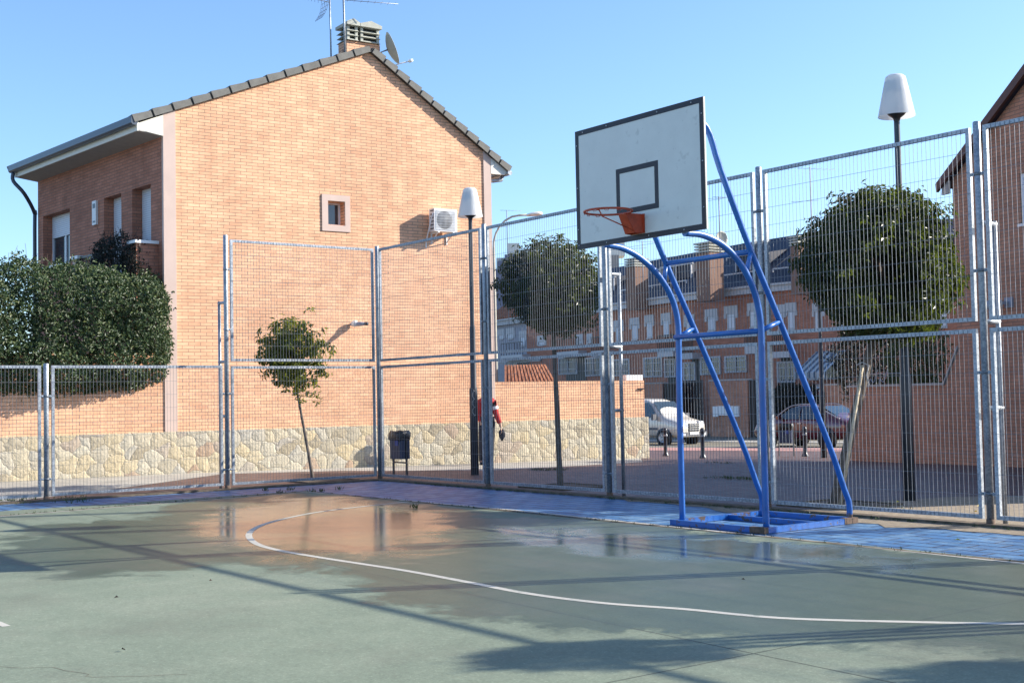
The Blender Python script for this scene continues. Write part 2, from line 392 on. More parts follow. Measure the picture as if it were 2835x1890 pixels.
def paver(name, c1, c2, mortar, bw, bh, off=.5, rough=.7, rot=0, coord='Object', wear=None, spec=.4, ms=.006):
    t = NT(name); c = t.coord(coord, rot=(0, 0, rot) if rot else None)
    b = t.n('TexBrick', offset=off); t.l(c, b.inputs['Vector'])
    for k, v in (('Scale', 1.0), ('Mortar Size', ms), ('Mortar Smooth', .3), ('Brick Width', bw), ('Row Height', bh)): b.inputs[k].default_value = v
    b.inputs['Color1'].default_value = (*c1, 1); b.inputs['Color2'].default_value = (*c2, 1); b.inputs['Mortar'].default_value = (*mortar, 1)
    col = t.mix(1, b.outputs['Color'], t.ramp(t.noise(c, .9, 6, .7), [(.3, .72), (.7, 1.15)]), 'MULTIPLY')
    if wear: col = t.mix(t.ramp(t.noise(c, 2.6, 8, .78), [(.50, 0), (.66, wear[1])]), col, wear[0])
    t.set(base=col, rough=t.math('MULTIPLY_ADD', t.noise(c, 4, 5), .3, rough - .15), spec=spec)
    t.bump(t.math('SUBTRACT', t.math('MULTIPLY', t.noise(c, 40, 4), .35), b.outputs['Fac']), .7, .008); return t.m
M['paving_blue'] = paver('blue_painted_pavers', (.045, .14, .31), (.085, .21, .38), (.010, .022, .06), .40, .20, rough=.5, wear=((.24, .36, .45), .75), spec=.5, ms=.016)  # pale wear patches also paint in the light streak highlights
M['paving_plaza'] = paver('red_brown_pavers', (.155, .085, .068), (.115, .068, .060), (.06, .045, .04), .20, .10, rough=.6, rot=.6, wear=((.19, .16, .14), .6))
M['paving_grey'] = paver('pale_sidewalk_tiles', (.42, .395, .34), (.37, .345, .30), (.20, .19, .17), .30, .30, off=0, rough=.85)
M['paving_pink'] = paver('pink_sidewalk_tiles', (.50, .26, .22), (.43, .225, .19), (.30, .2, .17), .30, .30, off=0, rough=.85)
M['kerb'] = simple('kerb_concrete', (.42, .40, .36), .9, var=.15, bump=.3)
M['sand'] = simple('sandy_silt', (.27, .215, .15), .95, var=.35, scale=14, bump=.7)
M['dirt'] = simple('dirt_edge', (.13, .10, .07), .95, var=.45, scale=9, bump=.9)
M['ground'] = simple('ground_far', (.17, .15, .11), .95, var=.25, scale=.4)
def line_mat():
    t = NT('worn_white_line'); c = t.coord()
    w = t.ramp(t.noise(c, 6, 8, .8), [(.52, 0), (.7, .6)])
    w2 = t.ramp(t.noise(c, 2.2, 6, .8), [(.60, 0), (.68, .9)]); t.set(base=t.mix(t.math('MAXIMUM', w, w2), (.50, .47, .40), (.20, .24, .18)), rough=.6); return t.m
M['line'] = line_mat()

# ================================================================== SETTING
def sheet(x0, y0, x1, y1, z, nx, ny, fn=None):
    mb = MB(); vs = []; fs = []
    for j in range(ny + 1):
        for i in range(nx + 1):
            x = x0 + (x1 - x0) * i / nx; y = y0 + (y1 - y0) * j / ny; vs.append((x, y, gh(x, y) + z))
    for j in range(ny):
        for i in range(nx):
            a = j * (nx + 1) + i; fs.append((a, a + 1, a + nx + 2, a + nx + 1))
    mb.mesh(vs, fs); return mb
# one ground sheet to the horizon: fine near, coarse far
mb = MB(); cx = [-3000, -800, -200, -80] + [-60 + 2 * i for i in range(51)] + [60, 100, 300, 1000, 3000]
cy = [-3000, -800, -200, -60] + [-40 + 2 * i for i in range(61)] + [100, 160, 400, 1200, 3000]
vs = [(x, y, gh(x, y) - .012) for y in cy for x in cx]; n = len(cx)
mb.mesh(vs, [(j * n + i, j * n + i + 1, (j + 1) * n + i + 1, (j + 1) * n + i) for j in range(len(cy) - 1) for i in range(n - 1)])
struct('ground', mb, M['ground'])
WALL = Plane((-5.4, -1.5), (.06, .998))
def strip(poly, z, seg=1.0):
    "ground-hugging polygon strip between two polylines given as pairs"
    mb = MB()
    for (a, b), (c, d) in zip(poly, poly[1:]):
        n = max(1, int((Vector(c) - Vector(a)).length / seg)); k = max(1, int((Vector(b) - Vector(a)).length / seg))
        for i in range(n):
            for j in range(k):
                def P(s, t):
                    q = Vector(a).lerp(Vector(c), s).lerp(Vector(b).lerp(Vector(d), s), t); return (q.x, q.y, gh(q.x, q.y) + z)
                mb.face([P(i / n, j / k), P((i + 1) / n, j / k), P((i + 1) / n, (j + 1) / k), P(i / n, (j + 1) / k)])
    return mb
# plaza outside the fences
k0, k1 = GT(1700, 1238), GT(2420, 1240)          # kerb line of the street
kd = (k1 - k0); kd.z = 0; kd.normalize(); kn = Vector((-kd.y, kd.x, 0))
if kn.dot(k0 - CAM) < 0: kn = -kn                # points away from us, across the street
def KP(s, t): v = k0 + kd * s + kn * t; return (v.x, v.y)
struct('plaza', strip([((-6.5, -40), (-.0, -40)), ((-6.5, -2), (0.0, -2)), ((-6.5, 0.0), (0.0, 0.0))], .0), M['paving_plaza'])
near = [(-6.5, 0.0), (0, 0.0), (10, 0.0), (26, 0.0)]
mb = MB()
kk = [KP(-30, -3.6), KP(-8, -3.6), KP(4, -3.6), KP(18, -3.6)]
o = strip([(near[i], kk[i]) for i in range(4)], .0); struct('plaza_beyond_fence', o, M['paving_plaza'])
se = [(-5.9, -40), (-5.55, -4.7)], [GT(0, 1392), GT(300, 1356), GT(616, 1312), GT(950, 1303), GT(1366, 1302), GT(1780, 1279)]
mb = strip([((-7.5, -40), (GT(0, 1392).x, -40))] + [((WALL.pt(u, 0).x - .1, WALL.pt(u, 0).y), (v.x, v.y)) for u, v in zip((-3.2, -1.5, .4, 3.4, 7.4, 11.9), se[1])], .004); struct('sidewalk', mb, M['paving_grey'])
mb = strip([(KP(-30, -3.75), KP(-30, -.15)), (KP(25, -3.75), KP(25, -.15))], .004); struct('street_sidewalk', mb, M['paving_pink'])
mb = MB()
for i in range(55):
    a, b = KP(-30 + i, -.15), KP(-29 + i - .006, -.15); c, d = KP(-29 + i - .006, 0), KP(-30 + i, 0)
    mb.hexa([Vector((*p, gh(*p) - .2)) for p in (a, b, c, d)] + [Vector((*p, gh(*p) + .008)) for p in (a, b, c, d)])
struct('kerb', mb, M['kerb'])
mb = strip([(KP(-60, 0), KP(-60, 7.5)), (KP(60, 0), KP(60, 7.5))], -.09, 3); struct('road', mb, M['asphalt'])
mb = strip([(KP(-60, 7.5), KP(-60, 9.2)), (KP(60, 7.5), KP(60, 9.2))], .01, 3); struct('far_sidewalk', mb, M['paving_grey'])
# inside the fences
struct('blue_paving', sheet(0.02, -32, 26, -.02, .004, 1, 1), M['paving_blue'])
CX, CY = 1.28, -2.08
mb = MB(); mb.face([(CX + .1, -32, .008), (26, -32, .008), (26, CY, .008), (CX, CY, .008)]); struct('court', mb, M['court'])
# white lines
def ribbon(pts, wd, z):
    mb = MB(); P = [Vector((p[0], p[1], 0)) for p in pts]
    L = []
    for i, p in enumerate(P):
        d = (P[min(i + 1, len(P) - 1)] - P[max(i - 1, 0)]).normalized(); nn = Vector((-d.y, d.x, 0)) * wd / 2; L.append((p - nn, p + nn))
    for (a, b), (c, d) in zip(L, L[1:]):
        mb.face([(a.x, a.y, z), (c.x, c.y, z), (d.x, d.y, z), (b.x, b.y, z)])
    return mb
def catmull(P, k=8):
    P = [Vector(p) for p in P]; out = []
    for i in range(len(P) - 1):
        p0, p1, p2, p3 = P[max(i - 1, 0)], P[i], P[i + 1], P[min(i + 2, len(P) - 1)]
        for j in range(k):
            t = j / k; out.append(.5 * ((2 * p1) + (p2 - p0) * t + (2 * p0 - 5 * p1 + 4 * p2 - p3) * t * t + (3 * p1 - p0 - 3 * p2 + p3) * t ** 3))
    out.append(P[-1]); return out
arc_px = [(1142, 1386), (1000, 1401), (880, 1416), (788, 1434), (722, 1453), (690, 1475), (703, 1499), (761, 1519), (898, 1543), (1120, 1577), (1305, 1611), (1459, 1640), (1661, 1666), (1900, 1684), (2161, 1708), (2526, 1719), (2835, 1724), (3100, 1726)]
arc = [at_z(*p, .012) for p in arc_px]
struct('white_arc_line', ribbon(catmull([(p.x, p.y, 0) for p in arc]), .065, .0095), M['line'])
e0, e1, e2, s0 = at_z(849.5, 1360, .012), at_z(1428, 1411, .012), at_z(2835, 1558, .012), at_z(0, 1428, .012)
EL0, EL2, EL3 = e0.copy(), e2.copy(), s0.copy()
e3 = e2 + (e2 - e1).normalized() * 10; s1 = s0 + (s0 - e0).normalized() * 22
struct('white_boundary_line', ribbon([s1, s0, e0 + Vector((.01, 0, 0))], .05, .0095), M['line'])
struct('white_end_line', ribbon([e0, e1, at_z(1864, 1456, .012), e2, e3], .06, .0099), M['line'])
a, b = at_z(-200, 1640, .012), at_z(18, 1731, .012)
struct('white_lane_line', ribbon([a, b], .05, .0095), M['line'])
ck = [at_z(*p_, .0135) for p_ in ((-60, 1838), (0, 1841), (60, 1846), (145, 1842), (178, 1852), (215, 1857), (246, 1862), (238, 1868), (262, 1871), (330, 1869), (400, 1868), (470, 1864), (520, 1862))]
struct('hairline_crack', ribbon([(p_.x + rnd_.uniform(-.004, .004), p_.y + rnd_.uniform(-.004, .004), 0) for p_ in ck for rnd_ in (random.Random(int(p_.x * 997)),)], .004, .0095), M['dirt'])
# low concrete edging with dirt under the fences
mb = MB()
for i in range(26): mb.box((i + .0, -.10, -.1), (i + .994, .10, .03))
for i in range(30): mb.box((-.10, -i - 1.0 + .006 - .1, -.1), (.10, -i - .1, .03))
struct('fence_footing', mb, M['dirt'])
mb = MB(); rnd = random.Random(5)
p = [(x * .25, -.10 - abs(rnd.gauss(.12, .09)) - (.34 if x * .25 > 8.2 else 0)) for x in range(24, 64)]
for (x0, y0), (x1, y1) in zip(p, p[1:]): mb.face([(x0, y0, .0085), (x1, y1, .0085), (x1, -.08, .0085), (x0, -.08, .0085)])
struct('dirt_strip', mb, M['sand'])
for nm, A_, B_, sgn in (('joint_dirt', EL0, EL2 + (EL2 - EL0).normalized() * 8, 1), ('side_joint_dirt', EL0, s1, -1)):
    dd = (B_ - A_); n_ = int(dd.length / .15); nn = Vector((-dd.y, dd.x, 0)).normalized() * sgn; mb = MB(); o_ = [rnd.uniform(.05, .13) for _ in range(n_ + 1)]
    for i in range(n_):
        a_, b_ = A_ + dd * i / n_, A_ + dd * (i + 1) / n_; mb.face([(v.x, v.y, .0105) for v in (a_ + nn * .03, b_ + nn * .03, b_ + nn * o_[i + 1], a_ + nn * o_[i])])
    struct(nm, mb, M['dirt'])

# ================================================================== FENCES
def frame_panel(root, name, O, D, N, a0, a1, z0, z1):
    "square-tube frame with a welded wire grid, between a0..a1 along D"
    def P(a, z, o=0): return O + D * a + N * o + Vector((0, 0, z))
    fr = MB(); t = .04
    def b(a_, za, b_, zb): 
        c = (P(a_, za) + P(b_, zb)) / 2; fr.obox(c, D * abs(b_ - a_) / 2, N * t / 2, Vector((0, 0, abs(zb - za) / 2)))
    b(a0, z0, a1, z0 + t); b(a0, z1 - t, a1, z1); b(a0, z0 + t, a0 + t, z1 - t); b(a1 - t, z0 + t, a1, z1 - t)
    f = fr.build(name, M['galv'], root)
    g = MB(); w = .0016
    n = int((a1 - a0 - 2 * t) / .05)
    st = (a1 - a0 - 2 * t) / n
    for i in range(1, n):
        a = a0 + t + st * i + rnd.uniform(-.001, .001); g.obox(P(a, (z0 + z1) / 2, .022), D * w, N * .0018, Vector((0, 0, (z1 - z0) / 2 - .006)))
    k = max(2, round((z1 - z0 - 2 * t) / .2))
    for i in range(1, k):
        z = z0 + t + (z1 - z0 - 2 * t) * i / k; g.obox(P((a0 + a1) / 2, z, .027), D * ((a1 - a0) / 2 - .01), N * w, Vector((0, 0, w)))
    g.build('wire_grid', M['wire'], f)
    return f
def post(root, O, D, a, h, r=.036):
    p = MB(); c = O + D * a
    p.tube([c + Vector((0, 0, .0)), c + Vector((0, 0, h - .01)), c + Vector((0, 0, h))], [r, r, r * .8], 14)
    o = p.build('post', M['galv'], root)
    q = MB(); q.tube([c + Vector((0, 0, -.05)), c + Vector((0, 0, .075))], r + .006, 14); q.build('post_foot', M['foot'], o)
    return o
def clamps(root, O, D, N, a, zs, sides):
    for s in sides:
        for z in zs:
            q = MB(); c = O + D * (a + s * .058) + Vector((0, 0, z)) + N * .012; q.obox(c, D * .026, N * .004, Vector((0, 0, .016)))
            q.lathe(c + N * .004, [(.0, .0), (.009, .0), (.009, .01), (0, .01)], 8, N)
            q.tube([O + D * a + Vector((0, 0, z - .016)), O + D * a + Vector((0, 0, z + .016))], .041, 12)
            q.build('clamp', M['galv'], root)
def buttress(root, O, D, N, a, h=3.0):
    q = MB(); c = O + D * a; off = -N * .25
    q.tube([c + off, c + off + Vector((0, 0, h))], .024, 10)
    for z in (h - .03, 2.0, 1.15): q.tube([c + Vector((0, 0, z)), c + off * 1.08 + Vector((0, 0, z))], .024, 10)
    q.build('buttress', M['galv'], root)
rnd = random.Random(3)
ZL0, ZL1, ZU0, ZU1 = .075, 1.93, 2.005, 3.92
O = Vector((0, 0, 0)); DX = Vector((1, 0, 0)); NX = Vector((0, -1, 0))
f = thing('tall_fence', (0, 0, 0), 'tall galvanised mesh fence running behind the basketball hoop', 'fence')
XP = [0, 3.11, 5.84, 8.58, 11.42, 14.17, 16.92, 19.67, 22.4]
for i, x in enumerate(XP):
    post(f, O, DX, x, 3.97)
    if i in (2, 4, 6): buttress(f, O, DX, NX, x)
    if i: clamps(f, O, DX, NX, x, (.32, 1.5, 2.5, 3.45), (-1, 1))
for x0, x1 in zip(XP, XP[1:]):
    a, b = x0 + .075, x1 - .075
    frame_panel(f, 'lower_panel', O, DX, NX, a, b, ZL0, ZL1)
    frame_panel(f, 'upper_panel', O, DX, NX, a, b, ZU0, ZU1)
f2 = thing('side_fence', (0, 0, 0), 'galvanised mesh fence along the left side, one tall panel then low ones', 'fence')
DY = Vector((0, -1, 0)); NY = Vector((1, 0, 0))
YP = [2.76, 5.53, 8.3, 11.05, 13.8, 16.6]
post(f2, O, DY, YP[0], 3.99); post(f2, O, DY, YP[1], 1.97)
for y in YP[2:]: post(f2, O, DY, y, 1.97)
buttress(f2, O, DY, NY, YP[0], 2.96)
clamps(f2, O, DY, NY, YP[0], (.32, 1.5), (-1, 1)); clamps(f2, O, DY, NY, YP[0], (2.5, 3.45), (-1,)); clamps(f2, O, DY, NY, YP[1], (.32, 1.5), (-1, 1))
frame_panel(f2, 'lower_panel', O, DY, NY, .075, YP[0] - .075, ZL0, ZL1); frame_panel(f2, 'upper_panel', O, DY, NY, .075, YP[0] - .075, ZU0, ZU1)
for y0, y1 in zip(YP, YP[1:]): frame_panel(f2, 'lower_panel', O, DY, NY, y0 + .075, y1 - .075, ZL0, 1.94)

# ================================================================== BASKETBALL HOOP
XA, XB = 9.07, 10.24                                # the two side frames stand in planes X = const
BX, BY, BZ = 9.64, -2.907, 2.825                    # board: centre x, front face, bottom
bk = thing('basketball_hoop', (9.65, -1.4, 0), 'blue tube basketball stand with white backboard and orange rim', 'basketball hoop')
PA, PB = Plane((XA, 0), (0, 1)), Plane((XB, 0), (0, 1))
def pk(P, x, y, sx=1.20536):                       # picks in 2352-wide coordinates, on a side-frame plane
    u, z = P.pick(x * sx, y * sx); v = P.pt(u, z); return v
def side_post(P, X, px):
    pts = [pk(P, *a) for a in px]; fr = pts[0]
    y0 = pts[0].y; pts = [Vector((X, y0, .0)), Vector((X, y0, 1.0))] + [Vector((X, p.y, p.z)) for p in pts]
    return pts
front_a = side_post(PA, XA, [(1560, 900), (1559, 800), (1556, 735), (1541, 680), (1510, 630), (1470, 592), (1430, 570), (1392, 562)])
front_b = side_post(PB, XB, [(1751, 900), (1749, 790), (1745, 725), (1729, 660), (1700, 605), (1660, 563), (1615, 540), (1572, 535)])
def smooth(pts, k=5): return catmull(pts, k)
for pts in (front_a, front_b):
    q = MB(); q.tube(smooth(pts), .032, 14); q.build('front_post', M['blue'], bk)
rear_b = [(1950, 1195), (1950, 1155), (1938, 1120), (1900, 1010), (1790, 735), (1722, 570), (1655, 390), (1622, 292)]
rb = [pk(PB, *a) for a in rear_b]
rb[0].z = 0.0; rb[0].y = rb[1].y
rb.append(rb[-1] + (rb[-1] - rb[-2]).normalized() * .12); rb[-1].y = BY + .045
ra = [Vector((XA, p.y, p.z)) for p in rb]
for pts, X in ((ra, XA), (rb, XB)):
    pts = [Vector((X, p.y, p.z)) for p in pts]; q = MB(); q.tube(smooth(pts, 4), .030, 14); q.build('rear_strut', M['blue'], bk)
def on_rear(z):
    for a, b in zip(rb[1:], rb[2:]):
        if a.z <= z <= b.z: return a.y + (b.y - a.y) * (z - a.z) / (b.z - a.z)
    return rb[-1].y
def on_front(z, pts=front_b):
    for a, b in zip(pts, pts[1:]):
        if a.z <= z <= b.z: return a.y + (b.y - a.y) * (z - a.z) / (b.z - a.z)
    return pts[-1].y
zc = pk(PB, 1724, 578).z; zl = pk(PB, 1748, 760).z
q = MB(); yr = on_rear(zc); q.tube([(XA, yr, zc), (XB, yr, zc)], .026, 12); q.build('cross_bar', M['blue'], bk)
q = MB(); yf = on_front(zl); q.tube([(XA, yf, zl), (XB, yf, zl)], .026, 12); q.build('cross_bar', M['blue'], bk)
for X, fp in ((XA, front_a), (XB, front_b)):
    q = MB(); q.tube([(X, yr, zc), (X, on_front(zc - .22, fp), zc - .22)], .024, 12); q.build('brace', M['blue'], bk)
    q = MB(); q.tube([(X, on_front(zl, fp), zl), (X, on_rear(zl + .1), zl + .1)], .024, 12); q.build('brace', M['blue'], bk)
# welded base frame
yb = rb[0].y + .05; q = MB(); x0, x1, y0, y1, t = XA - .05, XB + .06, -1.985, yb, .05
q.box((x0, y0, .009), (x1, y0 + t, .064)); q.box((x0, y1 - t, .009), (x1, y1, .064)); q.box((x0, y0 + t, .009), (x0 + t, y1 - t, .064)); q.box((x1 - t, y0 + t, .009), (x1, y1 - t, .064))
q.box((x0 + t, (y0 + y1) / 2 + .12, .009), (x1 - t, (y0 + y1) / 2 + .12 + t, .058)); q.build('base_frame', M['blue'], bk)
for (bx0, by0, bx1, by1) in ((x1 - .19, y0 - .003, x1 + .003, y0 + .053), (x1 - .057, y1 - .20, x1 + .004, y1 + .004)):
    q = MB(); q.box((bx0, by0, .0095), (bx1, by1, .067)); q.build('rusty_corner', M['foot'], bk)
# backboard with sloped fit to the stand
bb = MB(); bb.box((BX - .9, BY, BZ), (BX + .9, BY + .022, BZ + 1.2)); bo = bb.build('backboard', M['board'], bk)
q = MB(); yo = BY - .0025; lw = .05
def rect_lines(q, xa, za, xb, zb, lw, y):
    q.box((xa, y, za), (xb, BY - .0004, za + lw)); q.box((xa, y, zb - lw), (xb, BY - .0004, zb)); q.box((xa, y, za + lw), (xa + lw, BY - .0004, zb - lw)); q.box((xb - lw, y, za + lw), (xb, BY - .0004, zb - lw))
rect_lines(q, BX - .901, BZ - .001, BX + .901, BZ + 1.201, .052, yo)
q.box((BX - .9015, BY - .0024, BZ), (BX - .8995, BY + .0225, BZ + 1.2)); q.box((BX + .8995, BY - .0024, BZ), (BX + .9015, BY + .006, BZ + 1.2))
q.build('border_line', M['board_line'], bo)
q = MB(); rect_lines(q, BX - .295, BZ + .27, BX + .295, BZ + .72, .05, yo); q.build('target_square', M['board_line'], bo)
for (dx, dz) in [(-.87, .04), (-.45, .025), (0.15, .025), (.62, .025), (-.78, 1.175), (-.42, 1.175), (.3, 1.175), (.75, 1.175), (.878, .2), (.878, .62), (.878, 1.05), (-.878, .2), (-.878, .62), (-.878, 1.05)]:
    q = MB(); q.lathe((BX + dx, BY - .002, BZ + dz), [(0, 0), (.008, 0), (.006, .005), (0, .006)], 8, (0, -1, 0)); q.build('bolt', M['steel'], bo)
q = MB()
for X in (XA, XB): q.box((X - .02, BY + .023, BZ + .02), (X + .02, BY + .06, BZ + 1.12))
for z in (BZ + .03, BZ + .6, BZ + 1.1): q.box((BX - .84, BY + .0225, z), (BX + .84, BY + .05, z + .035))
q.build('board_frame', M['blue'], bo)
# rim
RZ = 3.07; rc = Vector((BX - .0, BY - .15 - .225, RZ)); rr = .225
rim = MB(); n = 40; ring = [rc + Vector((math.cos(2 * math.pi * i / n) * rr, math.sin(2 * math.pi * i / n) * rr, 0)) for i in range(n + 1)]
rim.tube(ring, .0105, 10, cap=False); ro = rim.build('rim', M['rim'], bk)
q = MB()      # folded bracket plate
yp = BY - .003
q.box((BX - .10, yp - .006, RZ - .19), (BX + .10, yp, RZ - .005))
for s in (-1, 1):
    q.prism([(BX + s * .07, yp - .006, RZ - .012), (BX + s * .05, yp - .20, RZ - .012), (BX + s * .07, yp - .10, RZ - .19), (BX + s * .085, yp - .006, RZ - .19)], (-s * .005, 0, 0))
q.prism([(BX - .07, yp - .01, RZ - .012), (BX + .07, yp - .01, RZ - .012), (BX + .05, yp - .20, RZ - .012), (BX - .05, yp - .20, RZ - .012)], (0, 0, .006))
q.prism([(BX - .065, yp - .10, RZ - .19), (BX + .065, yp - .10, RZ - .19), (BX + .05, yp - .195, RZ - .012), (BX - .05, yp - .195, RZ - .012)], (0, -.005, 0))
pl = q.build('rim_bracket', M['rim'], ro)
q = MB(); q.pbox
def flat_text(body, size, mat, parent, name, loc, rot, ext=.0008):
    c = bpy.data.curves.new(name, 'FONT'); c.body = body; c.size = size; c.extrude = ext; c.align_x = 'CENTER'; c.align_y = 'CENTER'
    t = bpy.data.objects.new(name, c); COL.objects.link(t)
    dg = bpy.context.evaluated_depsgraph_get(); me = bpy.data.meshes.new_from_object(t.evaluated_get(dg)); bpy.data.objects.remove(t)
    o = bpy.data.objects.new(name, me); COL.objects.link(o); me.materials.clear(); me.materials.append(mat)
    o.rotation_euler = rot
    if parent:
        o.parent = parent; base = Vector((0, 0, 0)); p = parent
        while p is not None: base += p.location; p = p.parent
        o.location = Vector(loc) - base
    else: o.location = loc
    return o
# sticker on the side cheek of the bracket that faces the camera-left side is on the front plate
q = MB(); q.prism([(BX - .038, yp - .145, RZ - .105), (BX + .038, yp - .145, RZ - .105), (BX + .038, yp - .162, RZ - .070), (BX - .038, yp - .162, RZ - .070)], (0, -.004, -.001)); q.build('sticker', M['white'], ro)
q = MB()
p0 = rc + Vector((.09, -.19, -.012)); p1 = p0 + Vector((.0, .035, -.055)); p2 = Vector((BX + .06, yp - .10, RZ - .172))
q.tube([p0 + Vector((0, -.03, 0)), p0, p1, p2], .006, 6)
q.build('rim_stay', M['rim'], ro)
for i in range(12):
    a = 2 * math.pi * (i + .5) / 12
    if abs(math.sin(a) - 1) < .3: continue
    q = MB(); c = rc + Vector((math.cos(a) * rr, math.sin(a) * rr, -.008)); t = Vector((-math.sin(a), math.cos(a), 0))
    q.tube([c - t * .022, c - t * .012 + Vector((0, 0, -.014)), c + Vector((0, 0, -.010)), c + t * .012 + Vector((0, 0, -.014)), c + t * .022], .0028, 5); q.build('net_hook', M['rim'], ro)

# ================================================================== BRICK HOUSE WITH THE SUNLIT GABLE
def clip(poly, f):
    out = []
    for i, p in enumerate(poly):
        q = poly[(i + 1) % len(poly)]; a, b = f(p), f(q)
        if a >= 0: out.append(p)
        if (a >= 0) != (b >= 0):
            t = a / (a - b); out.append((p[0] + (q[0] - p[0]) * t, p[1] + (q[1] - p[1]) * t))
    return out
def wall_face(mb, P, outline, holes, off=0.0, reveal=.2):
    "flat wall on plane P (convex outline in metres u,z) with rectangular openings and their reveals"
    us = sorted(set([min(p[0] for p in outline), max(p[0] for p in outline)] + [h[0] for h in holes] + [h[2] for h in holes]))
    zs = sorted(set([min(p[1] for p in outline), max(p[1] for p in outline)] + [h[1] for h in holes] + [h[3] for h in holes]))
    n = len(outline); area = sum(outline[i][0] * outline[(i + 1) % n][1] - outline[(i + 1) % n][0] * outline[i][1] for i in range(n)); sg = 1 if area > 0 else -1
    for u0, u1 in zip(us, us[1:]):
        for z0, z1 in zip(zs, zs[1:]):
            um, zm = (u0 + u1) / 2, (z0 + z1) / 2
            if any(h[0] < um < h[2] and h[1] < zm < h[3] for h in holes): continue
            poly = [(u0, z0), (u1, z0), (u1, z1), (u0, z1)]
            for i in range(n):
                a, b = outline[i], outline[(i + 1) % n]
                poly = clip(poly, lambda p: sg * ((b[0] - a[0]) * (p[1] - a[1]) - (b[1] - a[1]) * (p[0] - a[0])))
                if len(poly) < 3: break
            if len(poly) >= 3: mb.face([P.pt(u, z, off) for u, z in poly], poly)
    for (u0, z0, u1, z1) in holes:
        r = reveal
        for (a, b) in (((u0, z0), (u1, z0)), ((u1, z0), (u1, z1)), ((u1, z1), (u0, z1)), ((u0, z1), (u0, z0))):
            if a[0] == b[0]: uv = [(a[0], a[1]), (b[0], b[1]), (b[0] + r, b[1]), (a[0] + r, a[1])]
            else: uv = [(a[0], a[1]), (b[0], b[1]), (b[0], b[1] + r), (a[0], a[1] + r)]
            mb.face([P.pt(*a, off), P.pt(*b, off), P.pt(*b, off - r), P.pt(*a, off - r)], uv)
def shutter_mat():
    t = NT('roller_shutter'); uv = t.coord('UV'); s = t.sep(uv)
    f = t.math('FRACT', t.math('MULTIPLY', s[1], 1 / .045)); h = t.ramp(f, [(0, 0), (.12, 1), (.88, 1), (1, 0)])
    t.set(base=t.mix(h, (.30, .32, .36), (.66, .68, .72)), rough=.5); t.bump(h, .8, .006); return t.m
M['shutter'] = shutter_mat()
def window(root, P, u0, z0, u1, z1, depth=.18, down=1.0, sill=True, mull=1, lintel=None, frame='white_al', fw=.05, off=0):
    "framed window set back in an opening; down = share closed by its roller shutter"
    q = MB(); o0, o1 = off - depth - .04, off - depth
    q.pbox(P, u0, z0, u0 + fw, z1, o0, o1); q.pbox(P, u1 - fw, z0, u1, z1, o0, o1); q.pbox(P, u0 + fw, z1 - fw, u1 - fw, z1, o0, o1); q.pbox(P, u0 + fw, z0, u1 - fw, z0 + fw, o0, o1)
    for i in range(mull):
        um = u0 + (u1 - u0) * (i + 1) / (mull + 1)
        if down < .95: q.pbox(P, um - fw * .5, z0 + fw, um + fw * .5, z1 - fw, o0, o1 - .004)
    f = q.build('window', M[frame], root)
    q = MB(); q.pbox(P, u0 + fw, z0 + fw, u1 - fw, z1 - fw, o0 - .01, o0 + .008); q.build('pane', M['glass'], f)
    if down > 0:
        zz = z1 - fw - (z1 - z0 - 2 * fw) * down; q = MB(); q.pbox(P, u0 + fw * .7, zz, u1 - fw * .7, z1 - fw * .5, o1 - .012, o1 + .006); q.build('shutter', M['shutter'], f)
    if sill:
        q = MB(); q.pbox(P, u0 - .04, z0 - .05, u1 + .04, z0 - .002, off - depth, off + .05); q.build('sill', M['white'], f)
    return f
FAC = Plane((WALL.pt(-.10, 0).x, WALL.pt(-.10, 0).y), (-.996, -.078))
ho = thing('brick_house', (-7, 2, 0), 'two-storey orange brick house with sunlit gable, grey tile roof and one tiny window', 'house')
UA, ZA, ULe, ZLe, UR, ZR = 4.48, 8.93, -.10, 7.08, 7.56, 6.90
win = (3.45, 5.10, 3.83, 5.60)
sg = WALL
mb = MB(); sl = (ZA - ZLe) / (UA - ULe); sr = (ZA - ZR) / (UR - UA)
wall_face(mb, WALL, [(.14, .5), (7.37, .5), (7.37, ZA - (7.37 - UA) * sr), (UA, ZA), (.14, ZLe + .24 * sl)], [win], reveal=.24)
mb.build('gable_wall', M['brick'], ho)
mb = MB(); holes_f = []
def FP(x, y): return FAC.pick(x, y)
fu1 = FP(105, 600)[0]
def frect(xl, xr, tx, ty, bx, by): return (FP(xr, 600)[0], FP(bx, by)[1], FP(xl, 600)[0], FP(tx, ty)[1])
w1 = frect(119, 193, 192, 577, 195, 724); w2 = frect(288, 336, 335, 533.5, 340, 800); w3 = frect(366, 418, 417, 509, 425, 800)
w2 = (w2[0], w3[3] - 2.25, w2[2], w3[3]); w3 = (w3[0], w3[3] - 2.25, w3[2], w3[3]); w1 = (w1[0], w1[1], w1[2], w1[3])
wall_face(mb, FAC, [(.02, .5), (fu1, .5), (fu1, 6.95), (.02, 6.95)], [w1, w2, w3], reveal=.26)
mb.build('front_wall', M['brick_red'], ho)  # darker brick than the gable; front and balcony shade put into its colour
window(ho, FAC, *w1, depth=.22, down=.42, mull=1)
window(ho, FAC, *w2, depth=.22, down=1, sill=False); window(ho, FAC, *w3, depth=.22, down=1, sill=False)
window(ho, WALL, *win, depth=.20, down=0, mull=0, sill=False, fw=.04)
q = MB(); u0, z0, u1, z1 = win
for r in ((3.30, 5.61, 3.96, 5.74), (3.30, 4.96, 3.96, 5.09), (3.30, 5.09, 3.44, 5.61), (3.84, 5.09, 3.96, 5.61)): q.pbox(WALL, *r, -.05, .022)
q.build('window_surround', M['render'], ho)
